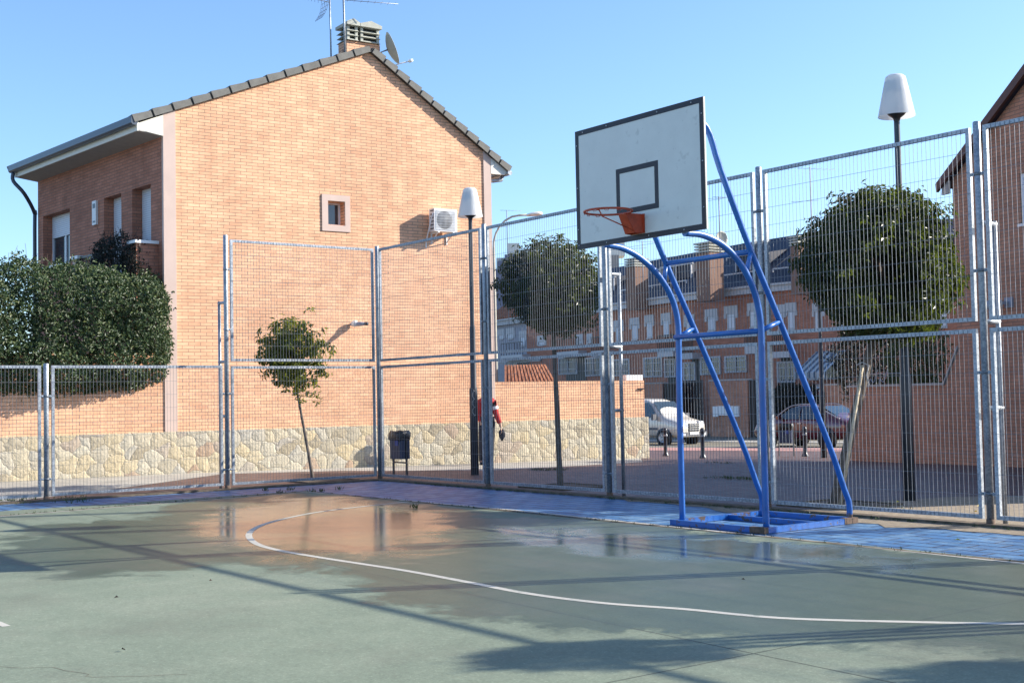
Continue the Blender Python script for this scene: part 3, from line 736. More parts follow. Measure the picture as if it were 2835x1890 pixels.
for a, b in ((-.11, .14), (7.37, 7.57)):
    q = MB(); zt = [ZLe + (u - ULe) * sl if u < UA else ZA - (u - UA) * sr for u in (a, b)]; zb_ = .82 if a < 0 else .3
    A = [WALL.pt(a, zb_, .025), WALL.pt(b, zb_, .025), WALL.pt(b, zt[1], .025), WALL.pt(a, zt[0], .025)]; q.prism(A, WALL.n * -.22); q.build('corner_pilaster', M['render'], ho)
# back and far side walls close the body
q = MB(); D = 10.5; zz = .4
B = [WALL.pt(7.5, zz, -.2), WALL.pt(7.5, zz, -D), WALL.pt(7.5, ZR, -D), WALL.pt(7.5, ZR, -.2)]; q.face(B, [(0, 0), (D, 0), (D, 6.5), (0, 6.5)])
B = [FAC.pt(fu1, zz), FAC.pt(fu1, 7), Vector((*(FAC.pt(fu1, 0) + WALL.d * 8).xy, 7)), Vector((*(FAC.pt(fu1, 0) + WALL.d * 8).xy, zz))]; q.face(B, [(0, 0), (0, 6.5), (8, 6.5), (8, 0)])
q.build('side_wall', M['brick'], ho)
# roof: two slopes running back from the gable, tiles as ribs
def slope(root, name, ua, za, ub, zb, depth, mat, P, over=.10, th=.1, back=None):
    q = MB(); A, B = P.pt(ua, za, over), P.pt(ub, zb, over); bk_ = (back if back else -P.n) * depth
    nrm = (B - A).cross(bk_).normalized(); nrm = nrm if nrm.z > 0 else -nrm
    q.hexa([A, B, B + bk_, A + bk_, A + nrm * th, B + nrm * th, B + bk_ + nrm * th, A + bk_ + nrm * th])
    n = int((B - A).length / .34)
    for i in range(n):         # courses across the slope, each a small step
        s0 = A.lerp(B, i / n) + nrm * th; s1 = A.lerp(B, (i + 1) / n) + nrm * th
        hi, lo = (s0, s1) if za > zb else (s1, s0)
        q.hexa([hi, lo, lo + bk_, hi + bk_, hi + nrm * .006, lo + nrm * .035, lo + bk_ + nrm * .035, hi + bk_ + nrm * .006])
    return q.build(name, mat, root)
eu = FAC.pick(30, 450, .62)[0]
skew = -(.996 * .06 - .078 * .998) * 0
slope(ho, 'roof', -.70, ZLe + (-.60) * sl + .0, UA + .02, ZA + .02, eu + .16, M['tile'], WALL, .06, .10, FAC.d)
slope(ho, 'roof', UA + .02, ZA + .02, 8.02, ZA - (8.02 - UA) * sr, eu + .16, M['tile'], WALL, .06, .10, FAC.d)
# verge tiles along both rakes
def verge(ua, za, ub, zb, n):
    A, B = WALL.pt(ua, za, .0), WALL.pt(ub, zb, .0); d = (B - A) / n; up = Vector((0, 0, 1)); dn = d.normalized(); nn = dn.cross(WALL.n); nn = nn if nn.z > 0 else -nn
    q = MB(); g = MB()
    for i in range(n):
        hi, lo = (i + 1, i) if zb > za else (i, i + 1)
        a, b = A + d * i + dn * .035, A + d * (i + 1) - dn * .012
        ra, rb_ = (.155, .125) if zb > za else (.125, .155)
        v = [a, b, b - WALL.n * .22, a - WALL.n * .22]
        fr = [x + WALL.n * .10 for x in (a, b)]
        q.hexa([fr[0], fr[1], b - WALL.n * .25, a - WALL.n * .25, fr[0] + nn * ra, fr[1] + nn * rb_, b - WALL.n * .25 + nn * rb_, a - WALL.n * .25 + nn * ra])
    g.hexa([A + WALL.n * .078, B + WALL.n * .078, B - WALL.n * .2, A - WALL.n * .2, A + WALL.n * .078 + nn * .118, B + WALL.n * .078 + nn * .118, B - WALL.n * .2 + nn * .118, A - WALL.n * .2 + nn * .118])
    o = q.build('verge_tiles', M['tile'], ho); g.build('verge_board', M['tile_dark'], o)
verge(-.72, ZLe - .62 * sl, UA, ZA, 13); verge(UA, ZA, 8.04, ZA - (8.04 - UA) * sr, 12)
# eaves on the front: white boxed end, soffit, dark gutter, downpipe
q = MB(); A = [(-.11, ZLe - .02), (-.11, ZLe - .44), (-.62, ZLe - .36), (-.66, ZLe - .26)]
q.prism([WALL.pt(u, z, .03) for u, z in A], WALL.n * -.05); q.build('eaves_end', M['cream'], ho)
q = MB(); A = [(7.57, ZR - .02), (7.57, ZR - .38), (7.95, ZR - .38), (8.02, ZR - .26)]
q.prism([WALL.pt(u, z, .03) for u, z in A], WALL.n * -.05); q.build('eaves_end', M['cream'], ho)
zs_ = ZLe - .44
q = MB(); L = eu; a, b, c, d = FAC.pt(.03, zs_, .0), FAC.pt(L, zs_, .0), FAC.pt(L, zs_ + .06, .52), FAC.pt(.03, zs_ + .06, .52)
q.hexa([a, b, c, d] + [x + Vector((0, 0, .03)) for x in (a, b, c, d)]); q.build('soffit', M['soffit'], ho)
q = MB(); q.hexa([FAC.pt(.03, zs_ + .05, .50), FAC.pt(L, zs_ + .05, .50), FAC.pt(L, zs_ + .05, .53), FAC.pt(.03, zs_ + .05, .53), FAC.pt(.03, zs_ + .22, .50), FAC.pt(L, zs_ + .22, .50), FAC.pt(L, zs_ + .22, .53), FAC.pt(.03, zs_ + .22, .53)]); q.build('fascia', M['cream'], ho)
q = MB(); pr = [(.53, .33), (.53, .21), (.565, .175), (.63, .175), (.665, .21), (.665, .34)]
q.prism([FAC.pt(.0, zs_ + z - .02, o) for o, z in pr], FAC.d * (L + .05)); q.build('gutter', M['gutter'], ho)
xp = fu1 - .02
q = MB(); q.tube(catmull([FAC.pt(L - .1, zs_ + .15, .60), FAC.pt(L - .1, zs_ - .05, .60), FAC.pt(L - .25, zs_ - .35, .40), FAC.pt(xp + .06, zs_ - .75, .06), FAC.pt(xp + .06, zs_ - 1.1, .06), FAC.pt(xp + .06, 1.5, .06)], 4), .045, 8); q.build('downpipe', M['gutter'], ho)
q = MB(); q.tube([WALL.pt(7.98, ZR - .36, -.1), WALL.pt(7.93, ZR - .48, -.1), WALL.pt(7.70, ZR - .52, -.1), WALL.pt(7.62, ZR - .52, -.1)], .045, 8); q.tube([WALL.pt(8.05, ZR - .33, .1), WALL.pt(8.05, ZR - .33, -9)], .06, 8); q.build('gutter', M['galv'], ho)
# plaque, balcony
pz = FP(266, 590)
q = MB(); q.pbox(FAC, pz[0] - .10, pz[1] - .26, pz[0] + .10, pz[1] + .26, -.01, .05); al = q.build('alarm_box', M['white'], ho)
q = MB(); q.pbox(FAC, pz[0] - .06, pz[1] + .10, pz[0] + .06, pz[1] + .20, .05, .054); q.pbox(FAC, pz[0] - .06, pz[1] - .21, pz[0] + .06, pz[1] - .17, .05, .054); q.build('alarm_label', M['gutter'], al)
bz = w3[1]
ub0, ub1 = .25, w2[2] + .55
q = MB(); q.pbox(FAC, ub0, bz - .25, ub1, bz, -.01, .46); q.build('balcony_slab', M['brick_red'], ho)
q = MB(); q.pbox(FAC, ub0, bz, ub0 + .25, bz + 1.0, 0.002, .46); q.build('balcony_parapet', M['brick_red'], ho)
q = MB(); q.pbox(FAC, ub1 - .25, bz, ub1, bz + .95, 0.002, .46); q.build('balcony_parapet', M['render'], ho)
q = MB(); q.pbox(FAC, ub0 - .04, bz + 1.0, ub0 + .34, bz + 1.06, -.0, .50); q.build('balcony_coping', M['white'], ho)
q = MB(); q.pbox(FAC, ub1 - .34, bz + .95, ub1 + .04, bz + 1.02, -.0, .50); q.build('balcony_coping', M['white'], ho)
q = MB()
for i in range(24):
    u = ub0 + .3 + (ub1 - ub0 - .6) * i / 23; q.bar(FAC.pt(u, bz, .42), FAC.pt(u, bz + .95, .42), .016)
q.bar(FAC.pt(ub0 + .2, bz + .97, .42), FAC.pt(ub1 - .2, bz + .97, .42), .05); q.build('balcony_railing', M['black'], ho)
# chimney with slatted cowl
chp = thing('chimney', WALL.pt(4.3, 8.2, -.9), 'brick chimney with slatted concrete cowl on the ridge of the sunlit house', 'chimney')
cu0, cz0 = WALL.pick(961, 190, -.5); cu1, _ = WALL.pick(1053, 215, -.5); ct = WALL.pick(960, 58, -.5)[1]; cb = WALL.pick(961, 112, -.5)[1]
q = MB(); q.pbox(WALL, cu0, 7.8, cu1, cb, -.92, -.5); q.build('stack', M['brick'], chp)
q = MB(); cm = cu0 + (cu1 - cu0) * .36; hh = (ct - .12 - cb) / 3
for (a, b) in ((cu0 - .02, cm - .015), (cm + .015, cu1 - .01)):
    for i in range(3):
        z = cb + .01 + hh * i
        A = [WALL.pt(a, z, -.44), WALL.pt(b, z, -.44), WALL.pt(b, z, -.98), WALL.pt(a, z, -.98)]
        T = [WALL.pt(a + .07, z + hh * .62, -.54), WALL.pt(b - .07, z + hh * .62, -.54), WALL.pt(b - .07, z + hh * .62, -.90), WALL.pt(a + .07, z + hh * .62, -.90)]
        q.hexa(A + T)
        for uu in (a + .02, b - .08): q.pbox(WALL, uu, z, uu + .06, z + hh, -.52, -.47)
for (a, b) in ((cu0 - .03, cm - .005), (cm + .005, cu1 + .01)):
    z = ct - .10; A = [WALL.pt(a, z, -.40), WALL.pt(b, z, -.40), WALL.pt(b, z, -1.0), WALL.pt(a, z, -1.0)]
    q.hexa(A + [p + Vector((0, 0, .07)) for p in A]); q.prism([WALL.pt(a, z + .07, -.40), WALL.pt(b, z + .07, -.40), WALL.pt((a + b) / 2, z + .15, -.40)], WALL.n * -.60)
q.build('cowl', M['cowl'], chp)
q = MB(); q.pbox(WALL, cu0 + .06, cb, cu1 - .06, ct - .1, -.88, -.56); q.build('flue', M['dark'], chp)
# aerials, dish
def yagi(root, c, d, L, n, el=.12, vert=False):
    q = MB(); d = Vector(d).normalized(); x = d.cross(Vector((0, 0, 1))).normalized(); e = Vector((0, 0, 1)) if vert else x
    q.tube([c, c + d * L], .008, 5)
    for i in range(n): p = c + d * (L * (i + .5) / n); q.tube([p - e * el, p + e * el], .004, 4)
    return q
P_ = WALL
mu, mz = WALL.pick(917, 160, -.8); mt = WALL.pick(910, -30, -.8)[1]
an = thing('tv_aerial', WALL.pt(mu, mz, -.8), 'tall left mast with a long comb-like aerial on the ridge of the sunlit house', 'aerial', 'rooftop aerials')
q = MB(); q.tube([WALL.pt(mu, mz - .3, -.8), WALL.pt(mu - .02, mt, -.8)], .018, 8); q.build('mast', M['galv'], an)
ay = WALL.pick(905, 6, -.8); c = WALL.pt(mu - .02, ay[1], -.8)
q = yagi(an, c, -WALL.d * 1 + WALL.n * .15, .95, 11, .07, True); q.build('boom', M['iron'], an)
q = MB()
for i in range(5):
    t = i / 4; q.tube([c - WALL.d * (.12 + .10 * t * t * 3 * .5) + Vector((0, 0, -.02 - .40 * t)) + WALL.n * s * .18 for s in (-1, 1)], .004, 4)
for s in (-1, -.5, 0, .5, 1): q.tube([c - WALL.d * (.12 + .15 * (i / 4) ** 2) + Vector((0, 0, -.02 - .40 * i / 4)) + WALL.n * s * .18 for i in range(5)], .004, 4)
q.build('reflector', M['iron'], an)
mu2 = WALL.pick(952, 50, -.4)[0]
an2 = thing('tv_aerial', WALL.pt(mu2, 8.8, -.36), 'right-hand aerial mast strapped to the left edge of the slatted chimney', 'aerial', 'rooftop aerials')
q = MB(); q.tube([WALL.pt(mu2, 8.75, -.36), WALL.pt(mu2 - .03, mt + .1, -.36)], .022, 8); q.build('mast', M['galv'], an2)
q = yagi(an2, WALL.pt(mu2, WALL.pick(948, 0, -.36)[1], -.36), WALL.d + WALL.n * .3, 1.2, 8, .12); q.build('boom', M['galv'], an2)
q = MB(); rn = random.Random(9)
for i in range(7):
    u = mu2 + rn.uniform(-.03, .10); q.tube(catmull([WALL.pt(u, 9.05 + rn.uniform(-.1, .15), -.42), WALL.pt(u + rn.uniform(-.08, .06), 8.8, -.42), WALL.pt(u + rn.uniform(-.10, .12), 8.62, -.42), WALL.pt(u + rn.uniform(-.1, .1), 8.5, -.45)], 3), .008, 4)
q.build('cable', M['black'], an2)
du, dz = WALL.pick(1070, 140, -.6)
ds = thing('satellite_dish', WALL.pt(du, dz, -.6), 'grey satellite dish seen from behind beside the slatted chimney', 'satellite dish')
ax = (WALL.d * .96 + WALL.n * .42 + Vector((0, 0, .42))).normalized(); c = WALL.pt(du, dz, -.55)
q = MB(); q.lathe(c, [(0, 0), (.11, .01), (.22, .042), (.32, .085), (.365, .12), (.375, .125), (.365, .13), (.31, .10), (.17, .04), (0, .013)], 28, ax); q.build('reflector', M['cowl'], ds)
q = MB(); tip = c + WALL.d * .40 + WALL.n * .25 + Vector((0, 0, -.27)); q.tube([c + Vector((0, 0, -.42)) + ax * .06, c.lerp(tip, .55) + Vector((0, 0, -.17)), tip], .014, 6); q.lathe(tip, [(0, 0), (.035, 0), (.04, .05), (.03, .1), (0, .1)], 8, ax); q.build('feed_arm', M['white'], ds)
q = MB(); q.tube([c, c - ax * .15, c - ax * .15 + Vector((0, 0, -.7))], .02, 6); q.build('mount', M['galv'], ds)
# air conditioner on brackets
acu0, acz1 = WALL.pick(1202, 576, .32); acu1, acz0 = WALL.pick(1266, 643, .32)
ac = thing('air_conditioner', WALL.pt((acu0 + acu1) / 2, acz0, .25), 'white air conditioning unit hung on brackets high on the sunlit gable', 'air conditioner')
q = MB(); q.pbox(WALL, acu0, acz0, acu1, acz1, .09, .32); q.build('casing', M['white'], ac)
q = MB(); cc = WALL.pt(acu0 + (acu1 - acu0) * .44, (acz0 + acz1) / 2, .321); q.lathe(cc, [(0, .001), (.20, .001), (.20, -.0005)], 28, WALL.n); q.build('fan', M['bumper_grey'], ac)
q = MB()
for i in range(16): u = acu0 + .05 + (acu1 - acu0 - .1) * i / 15; q.bar(WALL.pt(u, acz0 + .04, .33), WALL.pt(u, acz1 - .05, .33), .006)
for i in range(8): z = acz0 + .04 + (acz1 - acz0 - .09) * i / 7; q.bar(WALL.pt(acu0 + .04, z, .334), WALL.pt(acu1 - .04, z, .334), .006)
q.build('grille', M['steel'], ac)
q = MB()
for i in range(6): z = acz0 + .06 + .08 * i; q.bar(WALL.pt(acu0 - .004, z, .16), WALL.pt(acu0 - .004, z, .29), .02)
q.build('side_vent', M['iron'], ac)
for u in (acu0 + .1, acu1 - .1):
    q = MB(); q.bar(WALL.pt(u, acz0 - .02, .0), WALL.pt(u, acz0 - .02, .34), .035); q.bar(WALL.pt(u, acz0 - .22, .0), WALL.pt(u, acz0 - .03, .29), .02); q.bar(WALL.pt(u, acz0 - .25, .01), WALL.pt(u, acz0, .01), .03); q.build('bracket', M['white'], ac)
q = MB(); q.tube(catmull([WALL.pt(acu0 - .02, acz0 + .4, .3), WALL.pt(acu0 - .06, acz0 + .1, .2), WALL.pt(acu0 - .05, acz0 - .2, .04), WALL.pt(acu0 - .05, acz0 - .35, .02)], 4), .014, 6); q.build('hose', M['white'], ac)
# small lamp on a stub arm on the gable
lu, lz = WALL.pick(969, 898)
wl = thing('wall_lamp', WALL.pt(lu, lz), 'small grey street lamp head fixed low on the sunlit gable', 'wall lamp')
q = MB(); dv = (WALL.n * .30 + WALL.d * .20); a = WALL.pt(lu, lz, .02)
q.tube([a, a + dv * .3, a + dv * .7, a + dv], [.03, .045, .05, .03], 10); q.build('arm', M['grey_wall'], wl)
q = MB(); q.lathe(a + dv * .3, [(0, .09), (.05, .075), (.075, .03), (.08, -.02), (.05, -.05), (0, -.06)], 14); q.build('globe', M['lamp'], wl)
q = MB(); q.lathe(a + dv, [(0, 0), (.04, 0), (.04, .06), (.028, .07), (0, .07)], 12, dv); q.build('lens', M['iron'], wl)
# boundary wall: stone base runs the whole length, brick above
bw = thing('boundary_wall', WALL.pt(5, 0, .1), 'long garden wall of pale rubble stone with orange brick on top', 'wall')
mb = MB(); mb.pbox(WALL, -22, -.6, 12.05, .82, -.15, .07); mb.build('stone_base', M['stone'], bw)
mb = MB(); mb.pbox(WALL, 7.575, .82, 11.98, 1.66, -.20, .01); mb.build('brick_course', M['brick'], bw)
mb = MB()
for i in range(63):     # soldier course on edge at the top
    a = 7.575 + i * .07; mb.pbox(WALL, a, 1.66, a + .064, 1.725, -.20, .013)
mb.build('brick_coping', M['brick'], bw)
mb = MB(); mb.pbox(WALL, -22, .82, -.115, 2.35, -.20, .005); mb.build('brick_course', M['brick'], bw)
mb = MB(); mb.pbox(WALL, 11.45, 1.726, 11.97, 1.86, -.17, -.02); mb.build('meter_box', M['white'], bw)
mb = MB(); mb.pbox(WALL, 11.78, 1.50, 11.96, 1.53, .0, .05); mb.build('bracket', M['black'], bw)

# ================================================================== RIGHT-HAND BRICK HOUSE AND GARDEN WALL
HR = Plane((4.61, 9.82), (.95, -.315)); DDv = -HR.n
rh = thing('brick_house', (8, 11, 0), 'shaded red brick house at the right edge with a steep dark verge', 'house')
mb = MB(); hw = (1.80, 4.20, 2.9, 5.08)
wall_face(mb, HR, [(.0, -.3), (6.4, -.3), (6.4, 5.36), (3.2, 7.42), (.0, 5.28)], [hw], reveal=.15)
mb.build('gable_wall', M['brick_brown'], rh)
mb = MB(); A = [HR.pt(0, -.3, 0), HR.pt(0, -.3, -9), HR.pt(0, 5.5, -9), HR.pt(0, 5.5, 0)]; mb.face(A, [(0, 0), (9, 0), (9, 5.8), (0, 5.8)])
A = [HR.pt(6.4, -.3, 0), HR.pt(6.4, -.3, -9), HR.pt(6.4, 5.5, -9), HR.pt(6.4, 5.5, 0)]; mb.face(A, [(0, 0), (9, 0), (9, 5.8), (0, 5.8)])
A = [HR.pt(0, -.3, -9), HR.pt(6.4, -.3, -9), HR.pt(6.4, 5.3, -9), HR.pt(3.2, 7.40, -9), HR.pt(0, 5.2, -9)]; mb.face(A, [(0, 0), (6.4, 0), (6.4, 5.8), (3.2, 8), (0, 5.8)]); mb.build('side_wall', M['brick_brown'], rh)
window(rh, HR, *hw, depth=.03, down=0, mull=1, fw=.07)
slope(rh, 'roof', -.22, 5.15, 3.2, 7.42, 9.3, M['slate'], HR, .12, .12); slope(rh, 'roof', 3.2, 7.42, 8.7, 4.1, 9.3, M['slate'], HR, .12, .12)
M['verge_brown'] = simple('brown_verge', (.10, .045, .035), .6)
q = MB(); q.prism([HR.pt(-.26, 5.08, .17), HR.pt(3.2, 7.40, .17), HR.pt(3.2, 7.57, .17), HR.pt(-.28, 5.24, .17)], HR.n * -.06)
q.prism([HR.pt(8.7, 4.02, .17), HR.pt(3.2, 7.40, .17), HR.pt(3.2, 7.57, .17), HR.pt(8.75, 4.2, .17)], HR.n * -.06); q.build('verge_board', M['verge_brown'], rh)
q = MB(); q.prism([HR.pt(-.2, 5.02, .1), HR.pt(.0, 5.02, .1), HR.pt(.0, 5.26, .1), HR.pt(-.18, 5.14, .1)], HR.n * -.06); q.build('eaves_end', M['soffit'], rh)
q = MB(); q.pbox(HR, 6.4, -.3, 8.55, 4.1, -8.9, -.02); q.build('shadow_annex', M['brick_brown'], rh)  # unseen wing under the extended roof, added to fit the shadow edge
fu, fz = HR.pick(2782, 840)
fl = thing('floodlight', HR.pt(fu, fz, .1), 'small grey security floodlight on the red brick house wall', 'floodlight')
q = MB(); d = (-HR.d * .9 + HR.n * .35 + Vector((0, 0, -.1))).normalized(); c = HR.pt(fu + .1, fz, .16); q.lathe(c, [(0, 0), (.06, 0), (.075, .12), (.085, .26), (.08, .27), (.07, .25), (0, .25)], 14, d); q.build('hood', M['grey_wall'], fl)
q = MB(); q.lathe(c + d * .252, [(0, 0.01), (.068, .0), (.068, -.002)], 14, d); q.build('lens', M['cream'], fl)
q = MB(); q.bar(HR.pt(fu + .12, fz, .0), HR.pt(fu + .12, fz, .18), .05); q.pbox(HR, fu + .02, fz - .08, fu + .22, fz + .10, -.005, .03); q.build('bracket', M['grey_wall'], fl)
gw = thing('garden_wall', HR.pt(-1.8, 0), 'brick garden wall with stone coping sloping up to the red brick house', 'wall')
mb = MB(); zt = 1.43
A = [(-3.62, -.5), (-.0, -.5), (-.0, 2.05), (-.42, zt), (-3.62, zt)]
wall_face(mb, HR, [(-3.62, -.5), (-.42, -.5), (-.42, zt), (-3.62, zt)], []); wall_face(mb, HR, [(-.42, -.5), (-.002, -.5), (-.002, 2.08), (-.42, zt)], [])
mb.face([HR.pt(-3.62, -.5, 0), HR.pt(-3.62, zt, 0), HR.pt(-3.62, zt, -.22), HR.pt(-3.62, -.5, -.22)], [(0, 0), (0, 1.9), (.22, 1.9), (.22, 0)])
mb.face([HR.pt(-3.62, -.5, -.22), HR.pt(-3.62, zt, -.22), HR.pt(-.42, zt, -.22), HR.pt(0, 2.08, -.22), HR.pt(-.0, -.5, -.22)], [(0, 0), (0, 1.9), (3.2, 1.9), (3.6, 2.5), (3.6, 0)])
mb.build('brickwork', M['brick_brown'], gw)
q = MB(); q.pbox(HR, -3.66, zt, -.44, zt + .045, -.25, .03); q.prism([HR.pt(-.44, zt, .03), HR.pt(-.44, zt + .045, .03), HR.pt(.0, 2.16, .03), HR.pt(.0, 2.10, .03)], HR.n * -.28); q.build('coping', M['soffit'], gw)
q = MB(); c = HR.pt(-2.75, zt + .045, -.1)
for s in (0, .34): q.tube(catmull([c + HR.d * (s - .25) + Vector((0, 0, .0)), c + HR.d * (s - .22) + Vector((0, 0, .12)), c + HR.d * (s - .1) + Vector((0, 0, .05)), c + HR.d * (s + .05) + Vector((0, 0, .3))], 4), .008, 5)
q.tube([c + HR.d * -.3 + Vector((0, 0, .22)), c + HR.d * .9 + Vector((0, 0, .22))], .008, 5); q.build('ironwork', M['grey_wall'], gw)
shade_block = thing('apartment_block', HR.pt(4, 0, -18), 'unseen plain brick block added behind the right-hand brick house for its shade', 'building')
mb = MB(); mb.pbox(HR, .4, -1, 9, 12.6, -24, -14); mb.build('walls', M['brick_red'], shade_block)  # off-frame block added to throw the shade on the plaza
q = MB(); q.pbox(HR, .1, 12.6, 9.3, 12.9, -24.3, -13.7); q.build('roof_slab', M['soffit'], shade_block)

# ================================================================== TERRACE HOUSES ACROSS THE STREET
TN = [(1350, 86), (1461, 81), (1690, 72), (1900, 65.5), (2110, 61), (2440, 56.5), (2800, 55)]
EZ, RZz = 6.44, 9.4
def tp(px, Z): return at_Z(px, 1095, Z)
TLAB = ['far terraced house with an orange tiled roof and grey walls, leftmost of the row', 'terraced house half hidden by the round street tree, second from the left', 'terraced house with a white glazed porch behind the silver van', 'terraced house with the widest dormer terrace, behind the meter cabinets', 'terraced house with the striped awning, left of the big tree crown', 'terraced house mostly hidden behind the big tree and the right-hand house']
FRONT = []
def win_T(root, P, x, y0, y1, wpx):
    "upper window: T-shaped white surround over a closed blind"
    ua, za = P.pick(x - wpx / 2, y0); ub, _ = P.pick(x + wpx / 2, y0); _, zb = P.pick(x, y1)
    if ua > ub: ua, ub = ub, ua
    w = ub - ua; l = ua + w * .20; r = ub - w * .20
    q = MB(); q.pbox(P, ua, za - .38, ub, za, -.02, .05); q.pbox(P, ua - .02, za - .62, ua + w * .17, za - .38, -.02, .05); q.pbox(P, ub - w * .17, za - .62, ub + .02, za - .38, -.02, .05)
    q.build('window_surround', M['old_white'], root)
    q = MB(); q.pbox(P, l, zb, r, za - .38, -.02, .02); q.pbox(P, l, zb - .06, r, zb, -.02, .08); f = q.build('window', M['old_white'], root)
    q = MB(); q.pbox(P, l + .06, zb + .06, r - .06, za - .44, .0, .028); q.build('shutter', M['shutter'], f)
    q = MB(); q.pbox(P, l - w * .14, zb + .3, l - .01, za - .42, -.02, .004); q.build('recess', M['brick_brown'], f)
def grille_win(root, P, x0, y0, x1, y1):
    ua, za = P.pick(x0, y0); ub, zb = P.pick(x1, y1)
    if ua > ub: ua, ub = ub, ua
    q = MB(); t = .09
    q.pbox(P, ua, zb, ub, zb + t, .0, .08); q.pbox(P, ua, za - t, ub, za, .0, .08); q.pbox(P, ua, zb + t, ua + t, za - t, .0, .08); q.pbox(P, ub - t, zb + t, ub, za - t, .0, .08); um = (ua + ub) / 2; q.pbox(P, um - t / 2, zb + t, um + t / 2, za - t, .0, .07)
    f = q.build('window', M['old_white'], root)
    q = MB(); q.pbox(P, ua + t, zb + t, ub - t, za - t, -.01, .03); q.build('pane', M['glass'], f)
    q = MB(); n = max(4, int((ub - ua) / .16))
    for i in range(1, n): u = ua + (ub - ua) * i / n; q.bar(P.pt(u, zb, .11), P.pt(u, za - .05, .11), .025)
    for z in (zb + (za - zb) * .3, zb + (za - zb) * .7): q.bar(P.pt(ua, z, .12), P.pt(ub, z, .12), .03)
    q.build('grille', M['old_white'], f)
UPW = {5: [(2610, 830, 905, 34)], 1: [(1500, 930, 955, 24), (1605, 926, 950, 20), (1633, 924, 948, 16)], 2: [(1714, 888, 945, 28), (1758, 881, 940, 27), (1798, 873, 935, 26), (1844, 868, 930, 26)],
       3: [(1909, 872, 928, 28), (1970, 857, 915, 35), (2024, 848, 911, 37), (2086, 840, 905, 34)], 4: [(2161, 844, 912, 28), (2190, 839, 911, 32), (2266, 840, 912, 34), (2330, 836, 908, 34)], 0: [(1388, 912, 938, 20), (1414, 909, 937, 24), (1448, 917, 957, 20)]}
GFW = {5: [], 1: [(1500, 995, 1035, 1030), (1548, 990, 1600, 1035), (1622, 990, 1665, 1040)], 2: [(1784, 990, 1836, 1043), (1841, 993, 1873, 1044), (1700, 995, 1745, 1040)], 3: [(1893, 1003, 1928, 1054), (1940, 988, 1998, 1036), (2008, 986, 2070, 1030)], 4: [(2152, 1001, 2204, 1058), (2240, 990, 2330, 1050)], 0: [(1400, 1000, 1435, 1035)]}
BND = {5: [], 1: [(1545, 975, 1605, 985), (1640, 972, 1680, 984)], 2: [(1824, 971, 1868, 986)], 3: [(1891, 978, 1921, 993), (2065, 960, 2097, 978)], 4: [(2141, 974, 2188, 989)], 0: [(1390, 985, 1450, 992)]}
